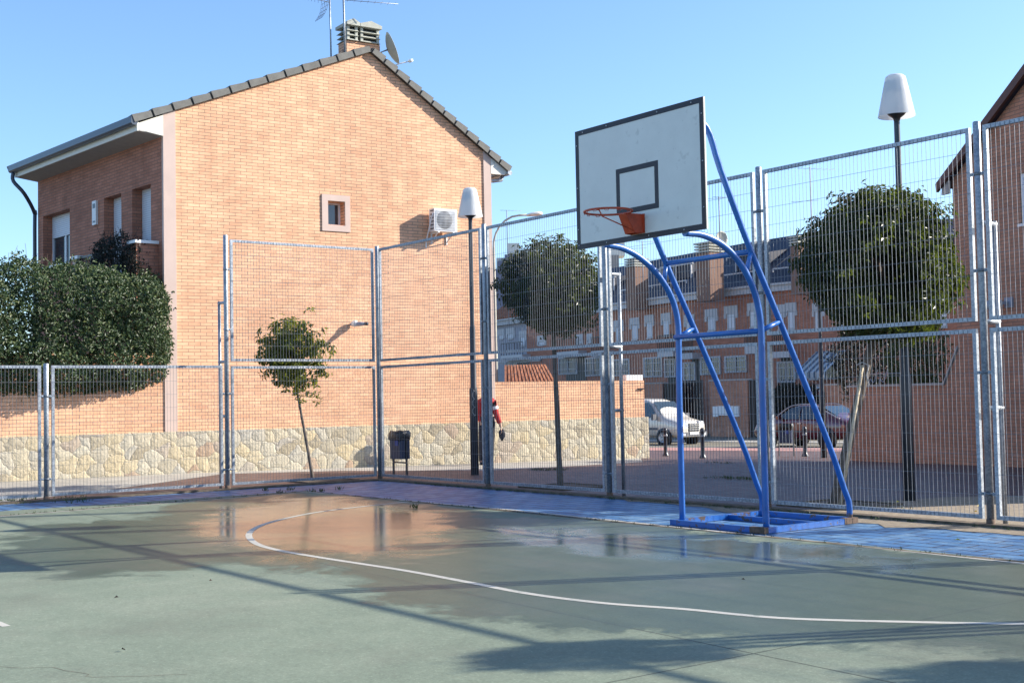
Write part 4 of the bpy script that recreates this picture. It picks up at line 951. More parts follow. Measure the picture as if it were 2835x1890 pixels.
for i in range(6):
    a, b = tp(*TN[i]), tp(*TN[i + 1]); P = Plane((a.x, a.y), (b.x - a.x, b.y - a.y)); Lh = (Vector((b.x, b.y, 0)) - Vector((a.x, a.y, 0))).length
    FRONT.append((P, Lh))
    mid = P.pt(Lh / 2, 0)
    th = thing('terraced_house', (mid.x, mid.y, gh(mid.x, mid.y)), TLAB[i], 'house', 'brick terraced houses across the street')
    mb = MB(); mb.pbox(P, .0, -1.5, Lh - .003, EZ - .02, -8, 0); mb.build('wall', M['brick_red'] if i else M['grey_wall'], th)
    q = MB(); q.pbox(P, -.02, EZ - .28, Lh + .02, EZ, .001, .30); q.pbox(P, -.02, EZ, Lh + .02, EZ + .10, .10, .42); q.build('cornice', M['old_white'], th)
    A = [P.pt(-.02, EZ + .1, .40), P.pt(Lh + .02, EZ + .1, .40), P.pt(Lh + .02, RZz, -4.3), P.pt(-.02, RZz, -4.3)]; B = [P.pt(-.02, EZ + .1, -8.6), P.pt(Lh + .02, EZ + .1, -8.6)]
    q = MB(); q.mesh(A + B, [(0, 1, 2, 3), (3, 2, 1 + 4, 4), (0, 3, 4), (1, 5, 2), (0, 4, 5, 1)]); ro_ = q.build('roof', M['slate'] if i else M['terracotta'], th)
    def RP(u, s, h=0): v = P.pt(u, EZ + .1 + (RZz - EZ - .1) * s + h, .40 - 4.7 * s); return v
    if i == 0:
        q = MB()
        for k in range(int(Lh / .25)): q.bar(RP(.2 + k * .25, 0, .04), RP(.2 + k * .25, 1, .04), .12)
        q.build('ridge_tiles', M['terracotta'], th)
    else:
        q = MB()
        for u0_, u1_, s_ in ((.4, Lh - .6, .22), (.6, Lh * .45, .62)):
            q.bar(RP(u0_, s_, .16), RP(u1_, s_, .16), .07); 
            for k in range(3): q.bar(RP(u0_ + (u1_ - u0_) * k / 2, s_, .0), RP(u0_ + (u1_ - u0_) * k / 2, s_, .16), .05)
        q.build('roof_rail', M['old_white'], th)
        # roof terrace cut into the slope, with a white lintel frame
        c0, c1 = Lh * .50, Lh * .88
        q = MB(); q.hexa([RP(c0, .34, .03), RP(c1, .34, .03), RP(c1, .34, .03) - P.n * .15, RP(c0, .34, .03) - P.n * .15, RP(c0, .34, .75), RP(c1, .34, .75), RP(c1, .68, .03), RP(c0, .68, .03)]); q.build('dormer', M['slate'], th)
        q = MB(); q.bar(RP(c0 - .1, .34, .79), RP(c1 + .1, .34, .79), .12, up=(0, 0, 1))
        for u in (c0, (c0 + c1) / 2, c1): q.bar(RP(u, .33, .0), RP(u, .33, .75), .08)
        q.build('dormer_frame', M['old_white'], th)
    for x in UPW[i]: win_T(th, P, *x)
    for x in GFW[i]: grille_win(th, P, *(x if len(x) == 4 else x[:4]))
    for x0, y0, x1, y1 in BND[i]:
        ua, za = P.pick(x0, y0, .5); ub, zb = P.pick(x1, y1, .5); ua, ub = min(ua, ub), max(ua, ub)
        q = MB(); q.pbox(P, ua, zb, ub, za, .0, .6); q.build('porch_fascia', M['old_white'], th)
        q = MB()
        for k in range(9): u = ua + (ub - ua) * k / 8; q.bar(P.pt(u, za, .56), P.pt(u, za + .75, .56), .03)
        q.bar(P.pt(ua, za + .78, .56), P.pt(ub, za + .78, .56), .05); q.build('balcony_railing', M['black'], th)
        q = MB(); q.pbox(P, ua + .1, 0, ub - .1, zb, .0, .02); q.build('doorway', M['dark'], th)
# chimneys on the terrace
def terr_chim(x0, x1, y0, y1, Z, label):
    c = at_Z((x0 + x1) / 2, y1, Z); w_ = (x1 - x0) / F_PX * Z / 2; hgt = (y1 - y0) / F_PX * Z
    o = thing('chimney', (c.x, c.y, c.z - 1.0), label, 'chimney', 'chimneys on the terrace roofs')
    P = FRONT[3][0]; d = P.d * w_; n_ = P.n * .45
    q = MB(); q.obox((c.x, c.y, c.z + hgt * .36 - .5), d, n_, (0, 0, hgt * .36 + .5)); q.build('stack', M['brick_red'], o)
    q = MB()
    for k in range(4): q.obox((c.x, c.y, c.z + hgt * (.76 + .075 * k)), d * (1.08 if k < 3 else 1.16), n_ * 1.1, (0, 0, hgt * .02))
    q.obox((c.x, c.y, c.z + hgt * .87), d * .8, n_ * .7, (0, 0, hgt * .13)); q.build('cowl', M['cowl'], o)
terr_chim(1744, 1784, 716, 805, 68, 'brick chimney on the terrace roof above the silver van')
terr_chim(1937, 1994, 672, 778, 62, 'brick chimney seen between the blue basketball tubes')
terr_chim(2204, 2236, 655, 755, 58, 'brick chimney at the left edge of the big tree crown')
# satellite dish, aerials on the terrace
c = at_Z(1993, 662, 61); o = thing('satellite_dish', c, 'small pale dish above the terrace chimney behind the blue tubes', 'satellite dish')
q = MB(); q.lathe(c, [(0, 0), (.2, .03), (.34, .10), (.38, .14), (.3, .09), (0, .02)], 20, (-_fw * .8 + _r * .5)); q.build('reflector', M['cowl'], o)
q = MB(); q.tube([c + _fw * .05, c + _fw * .05 - Vector((0, 0, .9))], .03, 6); q.build('mount', M['galv'], o)
def aerial(x, y0, y1, Z, booms, label, r=.03):
    t = at_Z(x, y0, Z); b = at_Z(x, y1, Z); b.x, b.y = t.x, t.y
    o = thing('tv_aerial', b, label, 'aerial', 'rooftop aerials'); q = MB(); q.tube([b, t], r, 6); q.build('mast', M['grey_wall'], o)
    for dz, L, dirx in booms:
        q = yagi(o, t - Vector((0, 0, dz)) - _r * dirx * L * .3, _r * dirx + _fw * .3, L, 6, .22); q.build('boom', M['grey_wall'], o)
aerial(1403, 582, 900, 78, [(.0, 1.4, 1), (1.0, .9, -1)], 'thin distant aerial mast to the left of the round street tree')
aerial(2242, 462, 720, 56, [(.05, 1.9, 1), (1.5, 1.2, -1)], 'tall aerial left of the big street lamp, above the tree')
aerial(1990, 545, 700, 60, [(.0, 1.0, 1), (.05, 1.0, -1)], 'aerial right beside the backboard edge, over the terrace')
aerial(1778, 668, 780, 66, [(.0, 1.1, 1), (.35, .8, -1)], 'aerial just below the lower left of the backboard')
# distant blocks
def block(px0, px1, Z, steps, mat, label, name='apartment_block', depth=14):
    a, b = at_Z(px0, 1090, Z), at_Z(px1, 1090, Z); P = Plane((a.x, a.y), (b.x - a.x, b.y - a.y)); L_ = (b - a).length
    o = thing(name, P.pt(L_ / 2, -.6), label, 'building'); q = MB()
    for s0, s1, ytop in steps:
        z = at_Z(px0, ytop, Z).z; q.pbox(P, L_ * s0, -2, L_ * s1 - .01, z, -depth, 0)
    q.build('walls', mat, o)
    rows = int((at_Z(px0, steps[0][2], Z).z) / 2.9); q = MB()
    for s0, s1, ytop in steps:
        z = at_Z(px0, ytop, Z).z
        k = int(L_ * (s1 - s0) / 2.2)
        for r_ in range(int(z / 2.9)):
            for j in range(k): u = L_ * s0 + .6 + j * 2.2; q.pbox(P, u, z - 1.0 - r_ * 2.9 - 1.3, u + 1.2, z - 1.0 - r_ * 2.9, .0, .05)
    q.build('windows', M['glass'], o)
    q = MB()
    for s0, s1, ytop in steps[::2]: z = at_Z(px0, ytop, Z).z; q.pbox(P, L_ * s0 + .5, z, L_ * s0 + 2.2, z + 1.8, -4, -1)
    q.build('stair_heads', M['cream'], o)
M['far_wall'] = simple('far_blue_grey_wall', (.17, .18, .25), .9, var=.2, scale=.3)
M['far_tan'] = simple('far_tan_wall', (.30, .27, .25), .9, var=.1, scale=.3)
block(1372, 1480, 190, [(0, .12, 745), (.12, .3, 722), (.3, .62, 705), (.62, .8, 712), (.8, 1, 722)], M['far_wall'], 'distant stepped blue-grey apartment block left of the round tree')
block(1690, 1722, 150, [(0, 1, 706)], M['far_tan'], 'distant plain tan tower right of the round tree')
# small shed roof behind the boundary wall
c0, c1 = at_Z(1420, 1022, 44), at_Z(1507, 1012, 44); o = thing('shed', (c0 + c1) / 2 - Vector((0, 0, 2.6)), 'small brick shed with terracotta roof peeping over the boundary wall', 'shed')
d = (c1 - c0); d.z = 0; L_ = d.length; d.normalize(); n_ = Vector((-d.y, d.x, 0)); n_ = -n_ if n_.dot(CAM - c0) < 0 else n_
zr = c1.z; E0, E1 = c0 - d * .25, c1
q = MB()
for s in (1, -1):
    pts = [Vector((*E0.xy, zr)), Vector((*E1.xy, zr)), Vector((*(E1 + n_ * s * 1.3 + d * .35).xy, zr - .75)), Vector((*(E0 + n_ * s * 1.3).xy, zr - .75))]
    q.prism(pts, (0, 0, -.06))
    for k in range(14):
        t = k / 13; q.bar(pts[0].lerp(pts[1], t) + Vector((0, 0, .02)), pts[3].lerp(pts[2], t) + Vector((0, 0, .02)), .07)
q.build('roof', M['terracotta'], o)
q = MB(); a, b = E0 + d * .2, E1
q.prism([Vector((*(b + n_ * 1.1).xy, zr - .74)), Vector((*b.xy, zr - .1)), Vector((*(b - n_ * 1.1).xy, zr - .74)), Vector((*(b - n_ * 1.1).xy, -.5)), Vector((*(b + n_ * 1.1).xy, -.5))], a - b); q.build('wall', M['brick'], o)
# front garden walls, gates, hedges of the terrace
def FW(i, off=3.2):
    P = FRONT[i][0]; p = P.pt(0, 0, off); return Plane((p.x, p.y), (P.d.x, P.d.y))
def seg(P, x0, x1, ytop): 
    ua = P.pick(x0, 1150)[0]; ub = P.pick(x1, 1150)[0]; z = P.pick((x0 + x1) / 2, ytop)[1]; return min(ua, ub), max(ua, ub), z
P2, P3, P4 = FW(2), FW(3), FW(4)
fwl = [(P2, 1790, 1836, 1062, 'brick pillar and front wall behind the roof of the silver van'), (P3, 1966, 2072, 1053, 'brick front wall carrying the white meter cabinets'), (P4, 2262, 2362, 1066, 'brick front wall with the no-parking sign')]
for P, x0, x1, yt, lab in fwl:
    a, b, z = seg(P, x0, x1, yt); o = thing('front_wall', P.pt((a + b) / 2, -.6), lab, 'wall', 'front garden walls across the street')
    q = MB(); q.pbox(P, a, -1.2, b, z, -.25, 0); q.build('brickwork', M['brick_brown'], o)
    q = MB(); q.pbox(P, a - .03, z + .001, b + .03, z + .06, -.28, .03); q.build('coping', M['soffit'], o)
for P, x0, x1, yt, lab in [(P2, 1836, 1890, 1060, 'dark slatted gate just right of the silver van roof'), (P3, 1891, 1945, 1052, 'dark garage gate behind the leftmost blue front post'), (P3, 2074, 2112, 1050, 'dark narrow gate right of the meter cabinets'), (P4, 2112, 2150, 1075, 'dark gate beside the clipped garden screen')]:
    a, b, z = seg(P, x0, x1, yt); o = thing('gate', P.pt((a + b) / 2, -.6), lab, 'gate', 'dark gates across the street')
    q = MB(); q.pbox(P, a, -1.2, b - .02, z, -.12, -.06); q.build('panel', M['dark_gate'], o)
    q = MB()
    for k in range(int((b - a) / .14)): q.pbox(P, a + .03 + k * .14, -1.1, a + .07 + k * .14, z - .05, -.06, -.035)
    q.build('ribs', M['black'], o)
a, b, z = seg(P3, 1978, 2050, 1124); zl = P3.pick(2014, 1150)[1]
o = thing('meter_cabinet', P3.pt((a + b) / 2, zl, .05), 'row of three white meter boxes on the brick front wall', 'meter cabinet')
w_ = b - a
for k, (s0, s1, dz) in enumerate(((0, .2, 0), (.2, .78, .06), (.78, 1, 0))):
    q = MB(); q.pbox(P3, a + w_ * s0, zl - .05 + dz, a + w_ * s1 - .02, z + dz * .2, 0.001, .10); q.build('box', M['white'], o)
# no-parking sign
su, sz = P4.pick(2257, 1093); o = thing('no_parking_sign', P4.pt(su, sz, .05), 'no-parking sign with a yellow plate under it on the wall across the street', 'sign')
q = MB(); q.pbox(P4, su - .26, sz - .38, su + .26, sz + .38, .01, .03); q.build('plate', M['white'], o)
M['sign_red'] = simple('sign_red', (.45, .03, .02), .5); M['sign_blue'] = simple('sign_blue', (.03, .06, .3), .5); M['sign_yellow'] = simple('sign_yellow', (.65, .50, .05), .5)
cc = P4.pt(su, sz + .02, .031); q = MB(); q.lathe(cc, [(.0, 0.002), (.235, .002), (.235, 0)], 28, P4.n); q.build('ring', M['sign_red'], o)
q = MB(); q.lathe(cc + P4.n * .003, [(.0, 0.002), (.16, .002), (.16, 0)], 28, P4.n); q.build('disc', M['sign_blue'], o)
q = MB(); q.bar(cc + P4.n * .007 + P4.d * -.13 + Vector((0, 0, .13)), cc + P4.n * .007 + P4.d * .13 - Vector((0, 0, .13)), .05, .004, up=P4.n); q.build('slash', M['sign_red'], o)
q = MB(); q.pbox(P4, su - .24, sz - .62, su + .26, sz - .42, .01, .03); q.build('yellow_plate', M['sign_yellow'], o)
# striped awning
Pw = FRONT[4][0]; ua, za = Pw.pick(2262, 972); ub, _ = Pw.pick(2345, 972); ua, ub = min(ua, ub), max(ua, ub); zb = za - 1.0
def stripe_mat():
    t = NT('striped_awning_cloth'); s = t.sep(t.coord('UV')); f = t.math('GREATER_THAN', t.math('FRACT', t.math('MULTIPLY', s[0], 3.2)), .5)
    t.set(base=t.mix(f, (.10, .13, .17), (.42, .47, .50)), rough=.9); return t.m
M['awning'] = stripe_mat()
o = thing('awning', Pw.pt((ua + ub) / 2, za, 0), 'grey and white striped awning over the patio beside the tree', 'awning')
q = MB(); A = [Pw.pt(ua, za, .03), Pw.pt(ub, za, .03), Pw.pt(ub, zb, 1.9), Pw.pt(ua, zb, 1.9)]
for (p, uv) in ((A, [(ua, 0), (ub, 0), (ub, 2), (ua, 2)]), ([x - Vector((0, 0, .02)) for x in A][::-1], [(ua, 2), (ub, 2), (ub, 0), (ua, 0)])): q.face(p, uv)
q.build('canopy', M['awning'], o)
q = MB(); n = 14
for k in range(n):
    x0, x1 = ua + (ub - ua) * k / n, ua + (ub - ua) * (k + 1) / n; m_ = (x0 + x1) / 2
    q.face([Pw.pt(x0, zb, 1.9), Pw.pt(x1, zb, 1.9), Pw.pt(x1, zb - .22, 1.9), Pw.pt(m_, zb - .34, 1.9), Pw.pt(x0, zb - .22, 1.9)], [(x0, 0), (x1, 0), (x1, .2), (m_, .3), (x0, .2)])
q.build('valance', M['awning'], o)

# ================================================================== STREET LAMPS, BINS, BOLLARDS
def lamp_post(loc, label, grp='cone-headed street lamps', H_=5.25):
    o = thing('street_lamp', (0, 0, 0), label, 'street lamp', grp); hb = H_ - .53
    q = MB(); q.tube([(0, 0, 0), (0, 0, 1.5), (0, 0, 1.56), (0, 0, 2.6), (0, 0, 2.66), (0, 0, hb - .1), (0, 0, hb - .02)], [.073, .073, .056, .052, .040, .036, .036], 16); q.build('pole', M['iron'], o)
    q = MB(); q.lathe((0, 0, hb), [(.036, -.06), (.045, -.02), (.10, .02), (.115, .04), (.0, .045)], 20); q.build('collar', M['iron'], o)
    q = MB(); q.lathe((0, 0, hb), [(.225, .0), (.222, .012), (.175, .24), (.128, .46), (.12, .49), (.09, .515), (0, .525), (0, .52), (.088, .508), (.116, .485), (.124, .455), (.170, .24), (.217, .012), (.220, .0), (.225, .0)], 32); q.build('shade', M['lamp'], o)
    q = MB(); q.lathe((0, 0, hb), [(.0, .27), (.150, .275), (.118, .44), (0, .46)], 24); q.build('reflector', M['white'], o)
    q = MB(); q.lathe((0, 0, hb), [(.0, .05), (.05, .05), (.055, .25), (.0, .26)], 14); q.build('bulb_housing', M['steel'], o)
    o.location = loc; return o
p = GT(1315, 1314); l1 = lamp_post(p, 'dark street lamp with frosted cone shade in front of the sunlit gable', H_=5.12)
gt = flat_text('TOSH', .17, M['white'], None, 'scrawl', (0, 0, 0), (0, 0, 0)); gt.data.transform(Matrix.Scale(1, 4)); d = (CAM - p); d.z = 0; d.normalize(); xx = Vector((0, 0, 1)); yy = d.cross(xx)
bpy.data.objects.remove(gt)
q = MB()     # graffiti loops sprayed up the pole
xr = Vector((0, 0, 1)).cross(d); pts = []
for k in range(60):
    t = k / 59; a = t * 22; pts.append(p + d * (.075) + Vector((0, 0, 1.02 + t * .50)) + xr * (.030 * math.sin(a) * (1 - .4 * t)) + Vector((0, 0, .02 * math.cos(a))))
q.tube(pts, .0045, 5); q.build('graffiti', M['soffit'], l1)
p = GT(2518, 1385); lamp_post(p, 'dark street lamp with frosted cone shade above the big tree', H_=5.25)
p = GT(2281, 1267); lamp_post(p, 'far dark street lamp whose head is lost in the big tree', H_=4.6)
# cobra-head lamp over the street
Z = 44; pb = at_Z(1372, 1150, Z); zt = at_Z(1372, 690, Z).z
o = thing('street_lamp', (pb.x, pb.y, gh(pb.x, pb.y)), 'tall pale street lamp with a curved arm behind the boundary wall', 'street lamp')
def cl(px, py): v = at_Z(px, py, Z); return v
q = MB(); b0 = Vector((pb.x, pb.y, -.6)); pts = [b0, cl(1370, 1000), cl(1367, 700)] + [cl(*a) for a in ((1367, 670), (1372, 648), (1383, 627), (1398, 611), (1417, 600), (1438, 596), (1458, 595))]
for v in pts[1:3]: v.x, v.y = cl(1367, 700).x, cl(1367, 700).y
pts[0].x, pts[0].y = pts[1].x, pts[1].y
q.tube(pts, [.09, .07, .045] + [.035] * 7, 10); q.build('pole', M['cowl'], o)
q = MB(); a, b = cl(1456, 597), cl(1502, 592); x = (b - a).normalized(); y = x.cross(Vector((0, 0, 1)))
sec = [(0, .05, .03), (.12, .13, .06), (.4, .17, .09), (.75, .16, .10), (.95, .10, .07), (1, .02, .02)]; n = 12; L_ = (b - a).length; vs = []
for s, w_, h_ in sec:
    for k in range(n): an_ = 2 * math.pi * k / n; vs.append(a + x * L_ * s + y * w_ * math.cos(an_) + Vector((0, 0, h_ * (math.sin(an_) * (1 if math.sin(an_) > 0 else .5)))))
q.mesh(vs, [(i * n + k, i * n + (k + 1) % n, (i + 1) * n + (k + 1) % n, (i + 1) * n + k) for i in range(len(sec) - 1) for k in range(n)], True); q.build('head', M['cream'], o)
# litter bins
def bin_proto(label):
    o = thing('litter_bin', (0, 0, 0), label, 'litter bin', 'dark blue litter bins'); 
    for s in (-1, 1):
        q = MB(); q.bar((s * .235, 0, 0), (s * .235, 0, .82), .035); q.build('leg', M['black'], o)
    q = MB(); q.bar((-.22, 0, .32), (.22, 0, .32), .03); q.build('cross_bar', M['black'], o)
    q = MB(); n = 12; vs = []
    for z, sx, sy in ((.40, .19, .13), (.41, .195, .135), (.86, .20, .145), (.88, .205, .15)):
        for k in range(n * 2):
            a = math.pi * k / n; cx_, cy_ = math.cos(a), math.sin(a); vs.append((sx * math.copysign(abs(cx_) ** .15, cx_), sy * math.copysign(abs(cy_) ** .15, cy_), z))
    m_ = 2 * n; q.mesh(vs, [(i * m_ + k, i * m_ + (k + 1) % m_, (i + 1) * m_ + (k + 1) % m_, (i + 1) * m_ + k) for i in range(3) for k in range(m_)] + [tuple(range(m_))[::-1]], False); q.build('bucket', M['blue_bin'], o)
    q = MB(); vs = []; rn = random.Random(4)
    ph = [rn.uniform(-1, 1) for _ in range(40)]
    for j, (z, sc_) in enumerate(((.80, .97), (.84, 1.10), (.92, 1.13), (.99, 1.08), (1.02, .98), (1.0, .86), (.9, .8))):
        for k in range(m_):
            a = math.pi * k / n; cx_, cy_ = math.cos(a), math.sin(a); w_ = 1 + .05 * math.sin(5 * a + j) + .03 * ph[(k * 3 + j) % 40]
            vs.append((.21 * sc_ * w_ * math.copysign(abs(cx_) ** .4, cx_), .155 * sc_ * w_ * math.copysign(abs(cy_) ** .4, cy_), z + .012 * math.sin(3 * a + 1)))
    q.mesh(vs, [(i * m_ + k, i * m_ + (k + 1) % m_, (i + 1) * m_ + (k + 1) % m_, (i + 1) * m_ + k) for i in range(6) for k in range(m_)], True); q.build('bag', M['plastic_bag'], o)
    q = MB(); q.box((.02, -.160, .70), (.13, -.1525, .81)); q.build('label_plate', M['sign_blue'], o)
    return o
b1 = bin_proto('dark blue litter bin with a black bag near the fence corner'); p0, p1 = GT(1079, 1318), GT(1138, 1321)
b1.location = (p0 + p1) / 2; b1.rotation_euler.z = math.atan2(p1.y - p0.y, p1.x - p0.x)
sc_ = (p1 - p0).length / .47; b1.scale = (.79, .79, .79)
b2 = copy_tree(b1); b2['label'] = 'far litter bin standing in front of the dark red car'; p0, p1 = GT(2157, 1262), GT(2199, 1262); b2.location = (p0 + p1) / 2; b2.rotation_euler.z = math.atan2(p1.y - p0.y, p1.x - p0.x); b2.scale = (.79, .79, .79)
# bollards
def bollard(label):
    o = thing('bollard', (0, 0, 0), label, 'bollard', 'iron bollards along the street')
    q = MB(); q.lathe((0, 0, 0), [(.085, 0), (.085, .02), (.07, .05), (.052, .09), (.048, .1), (.05, .50), (.058, .51), (.058, .56), (.05, .57), (.05, .60), (.06, .62), (.058, .68), (.04, .72), (0, .735)], 18); q.build('shaft', M['iron'], o)
    q = MB(); q.lathe((0, 0, 0), [(.0595, .515), (.0605, .52), (.0605, .55), (.0595, .555)], 18); q.build('band', M['galv'], o)
    return o
bo0 = bollard('iron bollard standing in front of the van wheel'); bo0.location = GT(1843, 1262)
for x, y, lb in ((1946, 1268, 'iron bollard standing in front of the van bumper'), (2229, 1263, 'iron bollard between the far bin and the far lamp post')):
    o = copy_tree(bo0); o.location = GT(x, y); o['label'] = lb
# hidden drain and small dark box by the garden wall

# ================================================================== FOLIAGE
def leaf(mb, p, d, L_, w_, fold=.25, rn=random):
    "one folded leaf from p along d"
    d = d.normalized(); x, y = ortho(d); a = rn.uniform(0, 6.28); s = x * math.cos(a) + y * math.sin(a); nn = d.cross(s)
    i = len(mb.v); m_ = p + d * L_ * .5
    mb.v += [tuple(p), tuple(m_ + s * w_ * .5 + nn * w_ * fold), tuple(p + d * L_ - nn * L_ * .12), tuple(m_ - s * w_ * .5 + nn * w_ * fold)]
    mb.f += [(i, i + 1, i + 2), (i, i + 2, i + 3)]; mb.uv += [None, None]; mb.sm += [False, False]
def leafn(mb, p, nn, L_, w_, rn, down=.5, fold=.18):
    "folded leaf whose blade faces roughly along nn and hangs"
    nn = (nn + rdir(rn) * .75).normalized(); d = (rdir(rn) + Vector((0, 0, -down))); d = (d - nn * d.dot(nn)).normalized(); s = nn.cross(d)
    i = len(mb.v); m_ = p + d * L_ * .5
    mb.v += [tuple(p), tuple(m_ + s * w_ * .5 + nn * w_ * fold), tuple(p + d * L_ - nn * L_ * .15), tuple(m_ - s * w_ * .5 + nn * w_ * fold)]
    mb.f += [(i, i + 1, i + 2), (i, i + 2, i + 3)]; mb.uv += [None, None]; mb.sm += [False, False]
def rdir(rn): 
    z = rn.uniform(-1, 1); a = rn.uniform(0, 6.283); r = math.sqrt(1 - z * z); return Vector((r * math.cos(a), r * math.sin(a), z))
def ball_tree(base, crown_c, rx, rz, nclump, per, lsize, label, seed, mat='leaf', trunk_r=.04, lean=None, bulge=.20, ragged=.08, gaps=0.25, inner=.35, twigs=40, stake=None, squash_low=1.0):
    rn = random.Random(seed)
    o = thing('street_tree', base, label, 'tree', 'clipped street trees')
    base = Vector(base); cc = Vector(crown_c)
    q = MB(); lo = cc - Vector((0, 0, rz * .55)); mid = base.lerp(lo, .5) + (lean or Vector((0, 0, 0)))
    tk = catmull([base - Vector((0, 0, .05)), base.lerp(mid, .5) + (lean or Vector()) * .4, mid, mid.lerp(lo, .6), lo, cc], 5)
    n = len(tk); q.tube(tk, [trunk_r * (1.15 - .55 * i / n) * rn.uniform(.93, 1.07) for i in range(n)], 10); q.build('trunk', M['bark'], o)
    q = MB(); tips = []
    for k in range(9):
        d = rdir(rn); d.z = abs(d.z) * .7 + .15; e = cc + Vector((d.x * rx * .72, d.y * rx * .72, d.z * rz * .72 - rz * .05)); s = lo.lerp(cc, rn.uniform(.0, .6))
        q.tube(catmull([s, s.lerp(e, .5) + rdir(rn) * .05, e], 3), [trunk_r * .45] * 4 + [trunk_r * .2] * 3, 6)
    for k in range(twigs):
        d = rdir(rn); d.z = abs(d.z) * .9 + .1; p = cc + Vector((d.x * rx, d.y * rx, d.z * rz)) * rn.uniform(.9, 1.0)
        e = p + (d + Vector((0, 0, .6))).normalized() * rn.uniform(.05, .16); q.tube([p - d * .15, p, e], [.003, .002, .0012], 3, cap=False)
        for j in range(3): q.tube([p.lerp(e, .4 + .2 * j), p.lerp(e, .4 + .2 * j) + rdir(rn) * .035], [.001, .0008], 3, cap=False)
    q.build('branches', M['twig'], o)
    q = MB(); bumps = [(rdir(rn), rn.uniform(-bulge, bulge)) for _ in range(14)]
    voids = [rdir(rn) for _ in range(int(10 * gaps))]
    def radius(d):
        r = 1.0
        for b, a in bumps: r += a * max(0, d.dot(b)) ** 5
        return r
    for k in range(nclump):
        d = rdir(rn)
        if any(d.dot(v) > .93 for v in voids): continue
        surf = rn.random() > inner
        f = radius(d) * (rn.uniform(.86, 1.02) if surf else rn.uniform(.35, .86)) * (1 + rn.gauss(0, ragged) * surf)
        z = d.z * rz * (squash_low if d.z < 0 else 1)
        c = cc + Vector((d.x * rx * f, d.y * rx * f, z * f)); out = (d + Vector((0, 0, .25))).normalized()
        for j in range(per):
            leafn(q, c + rdir(rn) * rn.uniform(.01, .08), out, lsize * rn.uniform(.7, 1.25), lsize * .38 * rn.uniform(.8, 1.2), rn, .9)
    q.build('crown', M[mat], o)
    if stake:
        q = MB(); q.tube(stake, [.022, .019], 8); st = q.build('stake', M['stake'], o)
        a = Vector(stake[1]); q = MB(); q.tube([a + Vector((-.08, 0, .0)), a + Vector((.0, 0, .03)), a + Vector((.09, .0, -.01)), a + Vector((.05, 0, -.12)), a + Vector((.08, 0, -.24))], .009, 5); q.build('tie', M['soffit'], st)
    return o
def on_vert(base, px, py):
    "point on the ray, at the distance of a base point"
    return at_Z(px, py, (Vector(base) - CAM).dot(_fw))
# small young tree by the side fence
b = GT(868, 1331); c = on_vert(b, 812, 965); ball_tree(b, c, .60, .72, 480, 11, .11, 'young leaning tree with sparse leaves in front of the sunlit gable', 11, trunk_r=.026, gaps=.9, inner=.45, ragged=.18, twigs=0, bulge=.3, mat='leaf_young')
# round tree behind the corner of the tall fence
b = GT(1552, 1349); c = on_vert(b, 1528, 795); b1_ = on_vert(b, 1536, 1050)
ball_tree(b, c, .68, .66, 1500, 11, .085, 'round clipped tree just left of the backboard, behind the mesh', 12, trunk_r=.04, inner=.4, squash_low=1.0)
# big round tree on the right, with its stake
b = GT(2308, 1400); c = on_vert(b, 2440, 728)
vt = (b - CAM); vt.z = 0; vt.normalize(); b_ = b - vt * .16; s0_, s1_ = on_vert(b_, 2326, 1404), on_vert(b_, 2388, 1010); s0_.z = 0
ball_tree(b, c, .95, .79, 3400, 11, .085, 'big round tree with a pale wooden stake, right of the hoop', 13, trunk_r=.062, inner=.42, stake=[s0_, s1_], lean=Vector((0, 0, 0)), squash_low=1.05, twigs=70)
for (px, py, h, r, sd, lb) in ((1640, 1817, 4.25, .42, 14, 'small clipped street tree outside the tall fence, just beyond the right edge'), (2810, 1885, 4.1, .5, 15, 'small clipped street tree farther right outside the tall fence')):
    g = at_z(px, py, 0); r *= .85; x, y = g.x + .939 * h, g.y + 1.773 * h
    ball_tree((x, y, 0), (x, y, h), r, r * .8, 260, 9, .09, lb, sd, inner=.4, trunk_r=.035, twigs=0)
sp = [GT(2372, 1392), GT(2500, 1384), GT(2620, 1376), GT(2835, 1372), GT(3100, 1372)]
mb = strip([((v.x, v.y), (v.x + .3 * i + .3, .11)) for i, v in enumerate(sp)], .004, .5); struct('sunlit_sand_patch', mb, M['sand'])  # pale sand sheet; its outline paints in the sunlit patch by the fence
for (px, py) in ((868, 1331), (1552, 1349), (2308, 1400)):
    v = GT(px, py); pit = MB(); x, y = v.x, v.y
    pit.mesh([(x - .5, y - .35, .010), (x + .5, y - .35, .010), (x + .5, y + .55, .010), (x - .5, y + .55, .010)], [(0, 1, 2, 3)])
    for a_ in ((-.54, -.39, .54, -.35), (-.54, .55, .54, .59), (-.54, -.35, -.5, .55), (.5, -.35, .54, .55)): pit.box((x + a_[0], y + a_[1], -.02), (x + a_[2], y + a_[3], .022))
    struct('tree_pit', pit, M['dirt'])
